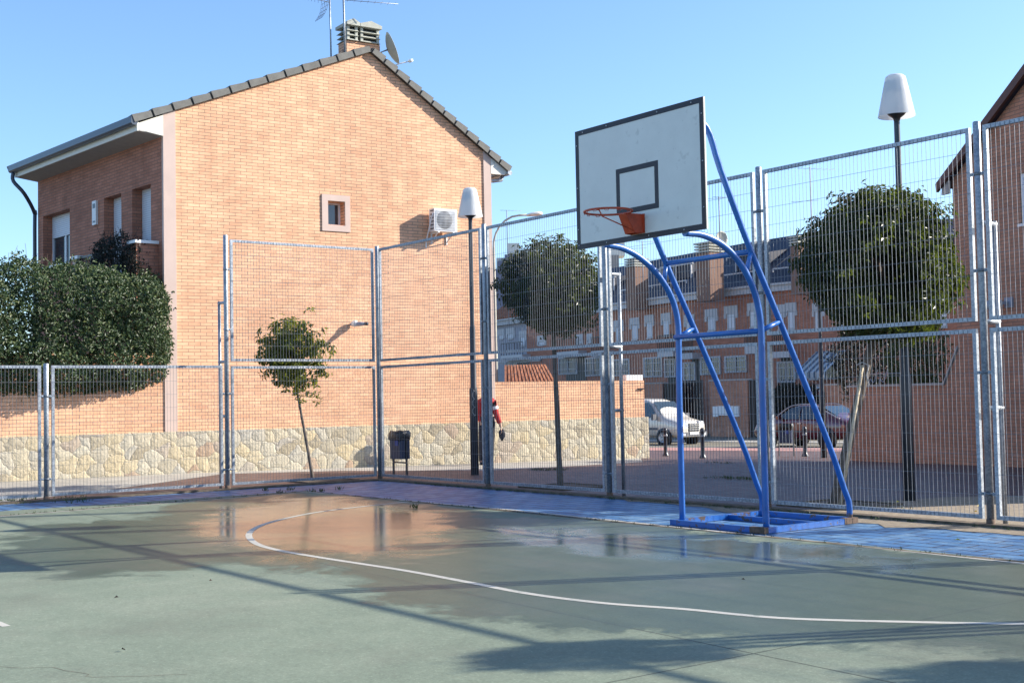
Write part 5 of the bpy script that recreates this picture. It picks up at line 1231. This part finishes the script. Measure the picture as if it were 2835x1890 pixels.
# hedge over the garden wall, traced as a volume with real depth
def volume_foliage(name, P, poly_px, off0, off1, n, lsize, mat, label, cat, seed, stems=8, power=.5, ext_left=0, twig_n=30, backoff=0):
    rn = random.Random(seed); om = (off0 + off1) / 2
    poly = [P.pick(x, y, om) for x, y in poly_px]
    us = [p[0] for p in poly]; zs = [p[1] for p in poly]
    c0 = P.pt((min(us) + max(us)) / 2, min(zs), om); c0.z = max(0, min(zs) - .0)
    o = thing(name, (c0.x, c0.y, c0.z), label, cat)
    def dist(u, z):
        ins = False; dm = 9
        for i in range(len(poly)):
            (x0, y0), (x1, y1) = poly[i], poly[(i + 1) % len(poly)]
            if (y0 > z) != (y1 > z) and u < (x1 - x0) * (z - y0) / (y1 - y0) + x0: ins = not ins
            l2 = (x1 - x0) ** 2 + (y1 - y0) ** 2; t = max(0, min(1, ((u - x0) * (x1 - x0) + (z - y0) * (y1 - y0)) / l2)); dm = min(dm, math.hypot(u - x0 - t * (x1 - x0), z - y0 - t * (y1 - y0)))
        return dm if ins else -dm
    bl = [(rn.uniform(min(us), max(us)), rn.uniform(min(zs), max(zs)), rn.uniform(-.22, .2)) for _ in range(60)]
    q = MB(); k = 0; tries = 0; hd = (off1 - off0) / 2
    while k < n and tries < n * 12:
        tries += 1
        u = rn.uniform(min(us) - .1, max(us) + .1); z = rn.uniform(min(zs) - .1, max(zs) + .12); d = dist(u, z)
        if d < -.11 or (d < 0 and rn.random() > .22): continue
        th = hd * min(1, (max(d, .03) / .45)) ** power
        for (bu, bz_, a) in bl:
            r2 = (u - bu) ** 2 + (z - bz_) ** 2
            if r2 < .09: th *= 1 + a * (1 - r2 / .09)
        front = rn.random()
        o_ = om + th * (rn.uniform(.62, 1.04) if front < .72 else rn.uniform(-1, .6))
        c = P.pt(u, z, o_); out = (P.n * 1.0 + Vector((0, 0, .25)) + P.d * rn.uniform(-.4, .4)).normalized()
        for j in range(3):
            leafn(q, c + rdir(rn) * .03, out, lsize * rn.uniform(.7, 1.25), lsize * .5 * rn.uniform(.8, 1.2), rn, .4); k += 1
    q.build('foliage', M[mat], o)
    q = MB()
    for i in range(stems):
        u = min(us) + (max(us) - min(us)) * (i + .5) / stems; z0 = min(zs) if min(zs) < .6 else .9
        q.tube(catmull([P.pt(u, z0, om - .15), P.pt(u + rn.uniform(-.1, .1), (min(zs) + max(zs)) / 2, om), P.pt(u + rn.uniform(-.3, .3), max(zs) - .35, om)], 4), [.03] * 5 + [.012] * 4, 6)
    for i in range(twig_n):
        u = rn.uniform(min(us), max(us)); zt = None
        for kk in range(60):
            z = max(zs) - kk * .05
            if dist(u, z) > 0: zt = z; break
        if zt is None: continue
        p = P.pt(u, zt - .1, om); e = p + Vector((rn.uniform(-.2, .2), rn.uniform(-.2, .2), rn.uniform(.15, .42))); mm = p.lerp(e, .5) + rdir(rn) * .04
        q.tube(catmull([p, mm, e], 3), .0035, 3, cap=False)
    q.build('stems', M['twig'], o); return o, P, poly
volume_foliage('hedge', WALL, [(-150, 735), (0, 735), (55, 712), (120, 738), (205, 732), (290, 742), (350, 762), (400, 762), (440, 775), (458, 815), (462, 850), (458, 900), (470, 960), (462, 1010), (455, 1052), (370, 1085), (250, 1092), (120, 1100), (0, 1095), (-150, 1090)], -1.0, .55, 33000, .072, 'leaf_hedge', 'dense glossy green hedge hanging over the brick garden wall at the left', 'hedge', 21, stems=9, twig_n=60)
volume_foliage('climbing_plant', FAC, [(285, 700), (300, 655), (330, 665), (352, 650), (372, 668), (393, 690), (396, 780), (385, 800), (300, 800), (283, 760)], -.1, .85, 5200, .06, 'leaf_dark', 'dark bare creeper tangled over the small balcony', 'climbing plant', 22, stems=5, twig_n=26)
# shrubs in the garden behind the right wall
volume_foliage('garden_shrub', Plane((HR.pt(-1.5, 0, -1.3).x, HR.pt(-1.5, 0, -1.3).y), (.95, -.315)), [(2490, 930), (2520, 905), (2580, 900), (2620, 925), (2625, 980), (2600, 1040), (2585, 1100), (2480, 1100), (2470, 1000)], -.6, .4, 5200, .075, 'leaf_hedge', 'glossy green shrub behind the sloping coping of the garden wall', 'shrub', 23, stems=4, twig_n=10)
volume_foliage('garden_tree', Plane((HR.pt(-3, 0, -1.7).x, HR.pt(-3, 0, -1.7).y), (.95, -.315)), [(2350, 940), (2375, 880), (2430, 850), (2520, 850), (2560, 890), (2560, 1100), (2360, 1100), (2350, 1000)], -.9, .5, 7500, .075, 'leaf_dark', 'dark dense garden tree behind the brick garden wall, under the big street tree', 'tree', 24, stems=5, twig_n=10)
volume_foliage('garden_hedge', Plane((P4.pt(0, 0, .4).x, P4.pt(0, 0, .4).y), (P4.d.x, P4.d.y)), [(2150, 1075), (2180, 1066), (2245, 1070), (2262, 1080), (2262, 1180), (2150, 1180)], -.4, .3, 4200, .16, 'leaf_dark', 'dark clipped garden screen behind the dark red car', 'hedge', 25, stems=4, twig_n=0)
# weeds and moss along the paving edges
rn = random.Random(31); q = MB()
def tuft(x, y, s, n):
    for k in range(n): leaf(q, Vector((x + rn.gauss(0, s * .5), y + rn.gauss(0, s * .3), gh(x, y) + .005)), (rdir(rn) + Vector((0, 0, 1.6))), s * rn.uniform(.5, 1.2), s * .22, rn=rn)
for k in range(150): tuft(rn.uniform(1.3, 13), -.13 - abs(rn.gauss(0, .04)), .04, 4)
for k in range(90): x = rn.uniform(1.3, 13); tuft(x, EL0.y + (x - EL0.x) * (EL2.y - EL0.y) / (EL2.x - EL0.x) + .06 + rn.gauss(0, .02), .03, 3)
for k in range(60): t = rn.random(); v = EL0.lerp(EL3, t); tuft(v.x - .05, v.y, .035, 3)
for (px, py) in ((735, 1360), (775, 1366), (804, 1358), (865, 1363), (890, 1362), (940, 1357), (1150, 1408)): v = GT(px, py); tuft(v.x, v.y, .07, 14)
for (px, py, w_, n) in ((1500, 1303, .35, 120), (1540, 1302, .3, 90), (2030, 1325, .5, 170), (2060, 1328, .4, 120), (2010, 1283, .4, 60), (2350, 1405, .5, 90), (190, 1385, .6, 150), (40, 1387, .6, 150)):
    v = GT(px, py)
    for k in range(n // 3): tuft(v.x + rn.gauss(0, w_ * .6), v.y + rn.gauss(0, w_ * .25), .05, 3)
o = q.build('weeds', M['leaf_hedge']); o['kind'] = 'stuff'
for k, (px, py) in enumerate([(2486, 1393), (2700, 1420), (2712, 1404), (2750, 1441), (2793, 1456), (2315, 1392), (2378, 1408), (2240, 1416), (2652, 1499), (2690, 1432), (535, 1600), (583, 1613), (342, 1806), (322, 1660), (1967, 1547), (2058, 1610)]):
    v = GT(px, py); q = MB(); a = rn.uniform(0, 6.28); x = Vector((math.cos(a), math.sin(a), .1)); y = Vector((-math.sin(a), math.cos(a), .25)); s_ = rn.uniform(.008, .017) * (2 if k < 10 else 1); c = v + Vector((0, 0, .018))
    q.mesh([c - x * s_, c - y * s_ * .5 + Vector((0, 0, .006)), c + x * s_, c + y * s_ * .5 + Vector((0, 0, .012))], [(0, 1, 2), (0, 2, 3)])
    o = q.build('fallen_leaf', M['leaf_yellow'] if k < 10 else M['twig']); tag(o, 'small yellow leaf lying on the ground by the tall fence' if k < 10 else 'small dead brown leaf lying on the court', 'leaf', 'yellow fallen leaves' if k < 10 else 'brown fallen leaves')

# ================================================================== CARS
def car(name, label, sections, L_, paint, loc, heading, wheels, glassdef, track, wr, extras=None, mirror=None):
    "body lofted through cross-sections (x, z_low, z_belt, z_top, w_belt, w_top); +x is forward"
    o = thing(name, (0, 0, 0), label, 'car'); q = MB(); rings = []
    for (x, zl, zb, zt, wb, wt) in sections:
        half = [(0, zl), (wb * .80, zl), (wb * .97, zl + .10), (wb, zl + (zb - zl) * .55), (wb * .985, zb), (wt + (wb - wt) * .08, zb + (zt - zb) * .86 if zt - zb > .12 else zb + (zt - zb) * .6), (wt * .86, zt - .012), (wt * .45, zt + .0), (0, zt + .006)]
        ring = [Vector((x, y, z)) for y, z in half] + [Vector((x, -y, z)) for y, z in half[-2:0:-1]]; rings.append(ring)
    n = len(rings[0]); vs = [v for r in rings for v in r]
    fs = [(i * n + k, i * n + (k + 1) % n, (i + 1) * n + (k + 1) % n, (i + 1) * n + k) for i in range(len(rings) - 1) for k in range(n)] + [tuple(range(n))[::-1], tuple((len(rings) - 1) * n + k for k in range(n))]
    q.mesh(vs, fs, True); bo_ = q.build('body', paint, o); sb = bo_.modifiers.new('subdivision', 'SUBSURF'); sb.levels = 2; sb.render_levels = 2
    for (kind, pts) in glassdef:
        for s in ((1, -1) if kind == 'side' else (1,)):
            q = MB(); q.mesh([Vector((x, y * s, z)) for x, y, z in pts], [tuple(range(len(pts)))]); q.build({'side': 'side_window', 'front': 'windscreen', 'rear': 'rear_window'}[kind], M['car_glass'], o)
    for x in wheels:
        for s in (1, -1):
            q = MB(); q.lathe((x, s * (track / 2 - .09), wr), [(0, 0), (wr + .07, 0), (wr + .07, .115), (wr + .05, .125), (0, .126)] if 1 else [], 26, (0, s, 0)); q.build('wheel_arch', M['black'], o)
            q = MB(); c = (x, s * (track / 2 - .06), wr); q.lathe(c, [(wr * .55, 0), (wr * .95, .0), (wr, .03), (wr, .12), (wr * .94, .15), (wr * .66, .155)], 28, (0, s, 0)); wh = q.build('wheel', M['tyre'], o)
            q = MB(); q.lathe(c, [(wr * .67, .15), (wr * .62, .135), (0.0, .125)], 24, (0, s, 0))
            for k in range(6):
                a = k * math.pi / 3; cv = Vector(c) + Vector((0, s * .145, 0)); d = Vector((math.cos(a), 0, math.sin(a))); q.bar(cv + d * .04, cv + d * wr * .62, .045, .02, up=(0, s, 0))
            q.build('hubcap', M['alloy'], wh)
    if extras: extras(o)
    o.location = loc; o.rotation_euler.z = heading; return o
M['paint_gold'] = simple('silver_gold_car_paint', (.70, .64, .54), .30, metal=.15, var=.02, coat=.6)
M['paint_red'] = simple('dark_red_car_paint', (.085, .012, .018), .22, var=.05, coat=.8)
M['bumper'] = simple('grey_bumper', (.10, .10, .11), .6)
M['headlamp'] = simple('headlamp_glass', (.55, .57, .60), .12, var=.2, spec=.8)
# van: bonnet-fronted, tall body
vsec = [(-2.05, .40, 1.0, 1.70, .78, .62), (-1.95, .32, 1.02, 1.80, .84, .70), (-1.0, .30, 1.02, 1.84, .86, .72), (.25, .28, 1.02, 1.83, .86, .70), (.62, .28, 1.02, 1.72, .86, .68), (1.20, .28, 1.03, 1.16, .85, .70), (1.45, .28, .98, 1.06, .84, .66), (1.95, .28, .90, .97, .82, .60), (2.10, .30, .80, .86, .76, .52), (2.16, .34, .70, .74, .66, .48)]
def van_extra(o):
    q = MB(); q.box((2.02, -.80, .32), (2.17, .80, .50)); q.build('bumper', M['bumper'], o)
    q = MB(); q.box((2.14, -.30, .52), (2.185, .30, .84)); g = q.build('grille', M['black'], o)
    for z in (.58, .66, .74, .81): q = MB(); q.box((2.18, -.29, z), (2.20, .29, z + .022)); q.build('grille_bar', M['alloy'], g)
    q = MB(); q.lathe((2.195, 0, .80), [(0, .02), (.05, .012), (.055, 0)], 14, (1, 0, 0)); q.build('badge', M['alloy'], g)
    for s in (1, -1):
        q = MB(); q.prism([(2.10, s * .34, .70), (2.17, s * .34, .72), (2.13, s * .34, .90), (2.0, s * .34, .92)], (-.06, s * .38, 0)); q.build('headlight', M['headlamp'], o)
        q = MB(); q.box((2.155, s * .62 - .09, .36), (2.18, s * .62 + .09, .45)); q.build('fog_lamp', M['headlamp'], o)
        q = MB(); q.obox((.98, s * 1.0, 1.10), (.06, .0, 0), (0, .09, 0), (.0, 0, .12)); q.bar((.95, s * .84, 1.04), (.97, s * .95, 1.06), .05); q.build('wing_mirror', M['bumper'], o)
        q = MB(); q.box((-1.9, s * .868 - .01, .60), (1.05, s * .868 + .012, .68)); q.build('side_strip', M['bumper'], o)
    q = MB(); q.box((2.17, -.26, .40), (2.19, .26, .50)); pl = q.build('number_plate', M['white'], o)
    q = MB()
    for y in (.70,): q.bar((1.12, -.62, 1.16), (1.05, .1, 1.20), .018)
    q.build('wiper', M['black'], o)
vg = [('front', [(1.20, -.74, 1.12), (1.20, .74, 1.12), (.66, .63, 1.70), (.66, -.63, 1.70)]), ('side', [(1.02, .862, 1.08), (-.05, .872, 1.08), (-.05, .76, 1.68), (.52, .745, 1.66), (.68, .77, 1.52)]), ('side', [(-.15, .872, 1.08), (-1.75, .862, 1.08), (-1.72, .76, 1.66), (-.15, .765, 1.68)])]
fwv = _r * .67 - _fw * .74; c = GT(1878, 1229.5); hd = math.atan2(fwv.y, fwv.x)
loc = c - Vector((math.cos(hd), math.sin(hd), 0)) * 1.35; loc.z = gh(c.x, c.y) - .0
vo = car('parked_van', 'silver-gold van parked at the end of the stone wall, nose to the right', vsec, 4.2, M['paint_gold'], loc, hd, (1.35, -1.30), vg, 1.70, .30, van_extra)
rsec = [(-2.10, .45, .72, .80, .68, .55), (-2.04, .34, .84, .92, .80, .62), (-1.75, .26, .88, .98, .83, .62), (-1.30, .24, .90, 1.12, .84, .58), (-.75, .22, .91, 1.38, .85, .58), (.0, .22, .91, 1.43, .85, .60), (.45, .22, .91, 1.36, .85, .60), (1.0, .22, .91, 1.02, .84, .66), (1.3, .22, .86, .94, .83, .64), (1.85, .24, .76, .82, .80, .58), (2.08, .28, .62, .68, .72, .5), (2.16, .34, .52, .56, .6, .45)]
def red_extra(o):
    for s in (1, -1):
        q = MB(); q.prism([(1.98, s * .44, .58), (2.10, s * .44, .58), (2.02, s * .44, .74), (1.85, s * .44, .77)], (-.10, s * .30, 0)); q.build('headlight', M['headlamp'], o)
        q = MB(); q.obox((.72, s * .93, .98), (.06, 0, 0), (0, .07, 0), (0, 0, .06)); q.build('wing_mirror', M['paint_red'], o)
        q = MB(); q.box((-.22, s * .852, .78), (-.06, s * .862 + .005 * s, .81)); q.build('door_handle', M['alloy'], o)
        q = MB(); q.box((-1.5, s * .858 - .01, .52), (1.3, s * .858 + .01, .55)); q.build('side_strip', M['black'], o)
        q = MB(); q.tube(catmull([(1.0, s * .80, .96), (.50, s * .63, 1.33), (.0, s * .60, 1.42), (-.6, s * .60, 1.40), (-1.1, s * .66, 1.20), (-1.75, s * .72, .95)], 4), .018, 6); q.build('roof_trim', M['alloy'], o)
    q = MB(); q.box((2.15, -.26, .36), (2.175, .26, .46)); q.build('number_plate', M['white'], o)
rg = [('front', [(1.02, -.70, .98), (1.02, .70, .98), (.46, .56, 1.34), (.46, -.56, 1.34)]), ('rear', [(-1.55, -.58, 1.02), (-1.55, .58, 1.02), (-.82, .50, 1.36), (-.82, -.50, 1.36)]), ('side', [(.86, .856, .93), (-.12, .866, .93), (-.12, .70, 1.36), (.34, .70, 1.31)]), ('side', [(-.18, .866, .93), (-1.20, .856, .93), (-1.08, .74, 1.14), (-.75, .70, 1.32), (-.18, .70, 1.365)])]
f_, r_ = GT(2092, 1235), GT(2338, 1237); dv = (f_ - r_); dv.z = 0; hd = math.atan2(dv.y, dv.x); side = Vector((-dv.y, dv.x, 0)).normalized()
if side.dot(f_ - CAM) < 0: side = -side
loc = (f_ + r_) / 2 + side * .72; loc.z = gh(loc.x, loc.y) + .0; loc -= dv.normalized() * .05
car('parked_car', 'dark red saloon car parked across the street behind the hoop stand', rsec, 4.3, M['paint_red'], loc, hd, (1.30, -1.28), rg, 1.66, .30, red_extra)

# ================================================================== PERSON
def skin(name, pts, edges, mat, parent, lvl=2, root=0):
    base = Vector((0, 0, 0)); p = parent
    while p is not None: base += p.location; p = p.parent
    me = bpy.data.meshes.new(name); me.from_pydata([tuple(Vector(v[:3]) - base) for v in pts], edges, []); o = bpy.data.objects.new(name, me); COL.objects.link(o); o.parent = parent
    me.materials.append(mat)
    sk = o.modifiers.new('skin', 'SKIN'); sk.use_smooth_shade = True
    for i, v in enumerate(me.skin_vertices[0].data): r = pts[i][3]; v.radius = r if isinstance(r, tuple) else (r, r); v.use_root = (i == root)
    sb = o.modifiers.new('subdivision', 'SUBSURF'); sb.levels = lvl; sb.render_levels = lvl
    dg = bpy.context.evaluated_depsgraph_get(); new = bpy.data.meshes.new_from_object(o.evaluated_get(dg)); o.modifiers.clear(); o.data = new
    if not new.materials: new.materials.append(mat)
    new.polygons.foreach_set('use_smooth', [True] * len(new.polygons)); return o
pf = GT(1346, 1287); Zp = (pf - CAM).dot(_fw)
pe = thing('person', pf, 'person in a red jacket and dark trousers behind a fence post, holding a dark cap', 'person')
S = -_r * 1.0                                            # body faces away to the left: picture axes
def pp(px, z, dep=0): v = at_Z(px, 1100, Zp + dep); v.z = pf.z + z; return v
def V4(v, r): return (v.x, v.y, v.z, r)
# body: head, neck, torso, arms, legs as one skinned figure
J = [V4(pp(1347, .98), (.15, .11)), V4(pp(1347, 1.15), (.14, .10)), V4(pp(1348, 1.33), (.155, .105)), V4(pp(1348, 1.42), (.13, .085)), V4(pp(1348, 1.50), .052), V4(pp(1348, 1.57), (.068, .075)), V4(pp(1348, 1.66), (.076, .092)), V4(pp(1348, 1.74), (.055, .065)),
     V4(pp(1330, 1.39), .062), V4(pp(1327, 1.12, .06), .046), V4(pp(1330, .92, -.08), .034), V4(pp(1331, .86, -.10), .028),
     V4(pp(1364, 1.38), .062), V4(pp(1372, 1.12), .047), V4(pp(1383, .88, -.05), .034), V4(pp(1385, .80, -.06), .028),
     V4(pp(1337, .88), .092), V4(pp(1333, .48, -.10), .062), V4(pp(1331, .10, .12), .040), V4(pp(1329, .04, -.02), .036),
     V4(pp(1357, .88), .092), V4(pp(1356, .48, .10), .062), V4(pp(1355, .10, .02), .040), V4(pp(1353, .04, -.14), .036)]
Eg = [(0, 1), (1, 2), (2, 3), (3, 4), (4, 5), (5, 6), (6, 7), (3, 8), (8, 9), (9, 10), (10, 11), (3, 12), (12, 13), (13, 14), (14, 15), (0, 16), (16, 17), (17, 18), (18, 19), (0, 20), (20, 21), (21, 22), (22, 23)]
body = skin('body', J, Eg, M['skin'], pe)
def grow(v, k): r = v[3]; return (*v[:3], tuple(x + k for x in r) if isinstance(r, tuple) else r + k)
skin('jacket', [grow(J[i], .022) for i in (0, 1, 2, 3, 8, 9, 10, 12, 13, 14)] + [V4(pp(1348, 1.465), .07)], [(0, 1), (1, 2), (2, 3), (3, 4), (4, 5), (5, 6), (3, 7), (7, 8), (8, 9), (3, 10)], M['red_cloth'], pe)
q = MB(); a, b = Vector(J[13][:3]), Vector(J[12][:3]); c = a.lerp(b, .30); q.tube([c, c + (b - a).normalized() * .07], .085, 14, cap=False); q.build('sleeve_stripe', M['white'], pe)
q = MB(); hipc = Vector(J[0][:3])
q.lathe(Vector((hipc.x, hipc.y, 0)), [(.02, hipc.z - .16), (.12, hipc.z - .14), (.165, hipc.z - .06), (.168, hipc.z + .02), (.16, hipc.z + .07)], 18)
for c_ in ((16, 17, 18), (20, 21, 22)):
    k_ = [Vector(J[i][:3]) for i in c_]; k_[0] = k_[0] + Vector((0, 0, .05)); q.tube(catmull(k_ + [k_[-1] - Vector((0, 0, .03))], 4), [.108, .102, .096, .09, .082, .078, .072, .068, .062, .060, .058, .058, .058][:13], 14)
q.build('trousers', M['navy_cloth'], pe)
for i, s in ((19, 0), (23, 1)):
    a = Vector(J[i - 1][:3]); b = Vector(J[i][:3]); d = (b - a); d.z = 0; d.normalize(); skin('shoe', [V4(a - Vector((0, 0, .055)) - d * .05, (.045, .045)), V4(a - Vector((0, 0, .055)) + d * .06, (.05, .042)), V4(a - Vector((0, 0, .065)) + d * .17, (.045, .03))], [(0, 1), (1, 2)], M['black'], pe)
def hand(wr, dn, side_):
    dn = dn.normalized(); ac = dn.cross(Vector((0, 0, 1))); ac = side_ if ac.length < .2 else ac.normalized()
    f = dn.cross(side_).normalized()
    skin('hand', [V4(wr, .024), V4(wr + dn * .05, (.036, .018)), V4(wr + dn * .085, (.038, .016))], [(0, 1), (1, 2)], M['skin'], pe, 1)
    for k, l in enumerate((.066, .075, .070, .055)):
        b = wr + dn * .085 + side_ * (-.03 + .02 * k); skin('finger', [V4(b, .009), V4(b + dn * l * .5 + f * .008, .0085), V4(b + dn * l * .85 + f * .035, .0075)], [(0, 1), (1, 2)], M['skin'], pe, 1)
    b = wr + dn * .03 - side_ * .03; skin('thumb', [V4(b, .012), V4(b + dn * .03 - side_ * .02, .010), V4(b + dn * .06 - side_ * .012 + f * .02, .009)], [(0, 1), (1, 2)], M['skin'], pe, 1)
w1_ = Vector(J[15][:3]); hand(w1_, Vector((0, 0, -1)) + _r * .12, -_fw * 1.0); w0_ = Vector(J[11][:3]); hand(w0_, Vector((0, 0, -1)), -_fw * 1.0)
hc = Vector(J[6][:3]); fd = -_r * .3 + _fw * .95; fd.normalize(); sd = fd.cross(Vector((0, 0, 1)))
q = MB(); q.lathe(hc + Vector((0, 0, -.02)) - fd * .01, [(.088, -.03), (.098, .02), (.094, .07), (.06, .118), (0, .13)], 18); q.build('hair', M['hair'], pe)
q = MB()
for s in (-1, 1): q.lathe(hc + fd * .088 + sd * s * .032 + Vector((0, 0, -.035)), [(0, .012), (.010, .008), (.013, 0)], 10, fd)
q.build('eyes', M['hair'], pe)
q = MB(); q.prism([hc + fd * .088 + Vector((0, 0, -.035)), hc + fd * .118 + Vector((0, 0, -.075)), hc + fd * .088 + Vector((0, 0, -.082))], sd * .02); q.build('nose', M['skin'], pe)
q = MB(); q.tube([hc + fd * .088 + sd * -.022 + Vector((0, 0, -.105)), hc + fd * .094 + Vector((0, 0, -.107)), hc + fd * .088 + sd * .022 + Vector((0, 0, -.105))], .005, 5); q.build('mouth', M['rim'], pe)
q = MB()
for s in (-1, 1): q.lathe(hc + sd * s * .082 + Vector((0, 0, -.05)), [(0, .01), (.022, .008), (.026, 0), (.012, -.004)], 10, sd * s)
q.build('ears', M['skin'], pe)
c = w1_ + Vector((0, 0, -.14)) + _r * .02
cp = thing('cap', c, 'dark cap held in the hand of the person in red', 'cap')
q = MB(); n = 14; vs = []; rn = random.Random(2)
for j, (r, z) in enumerate(((.02, .10), (.05, .08), (.075, .03), (.07, -.03), (.04, -.09), (.01, -.13))):
    for k in range(n): a = 2 * math.pi * k / n; rr_ = r * rn.uniform(.85, 1.15); vs.append(c + _r * rr_ * math.cos(a) + _fw * rr_ * .45 * math.sin(a) + Vector((0, 0, z + .02 * math.sin(2 * a))))
q.mesh(vs, [(i * n + k, i * n + (k + 1) % n, (i + 1) * n + (k + 1) % n, (i + 1) * n + k) for i in range(5) for k in range(n)], True); q.build('crown', M['navy_cloth'], cp)
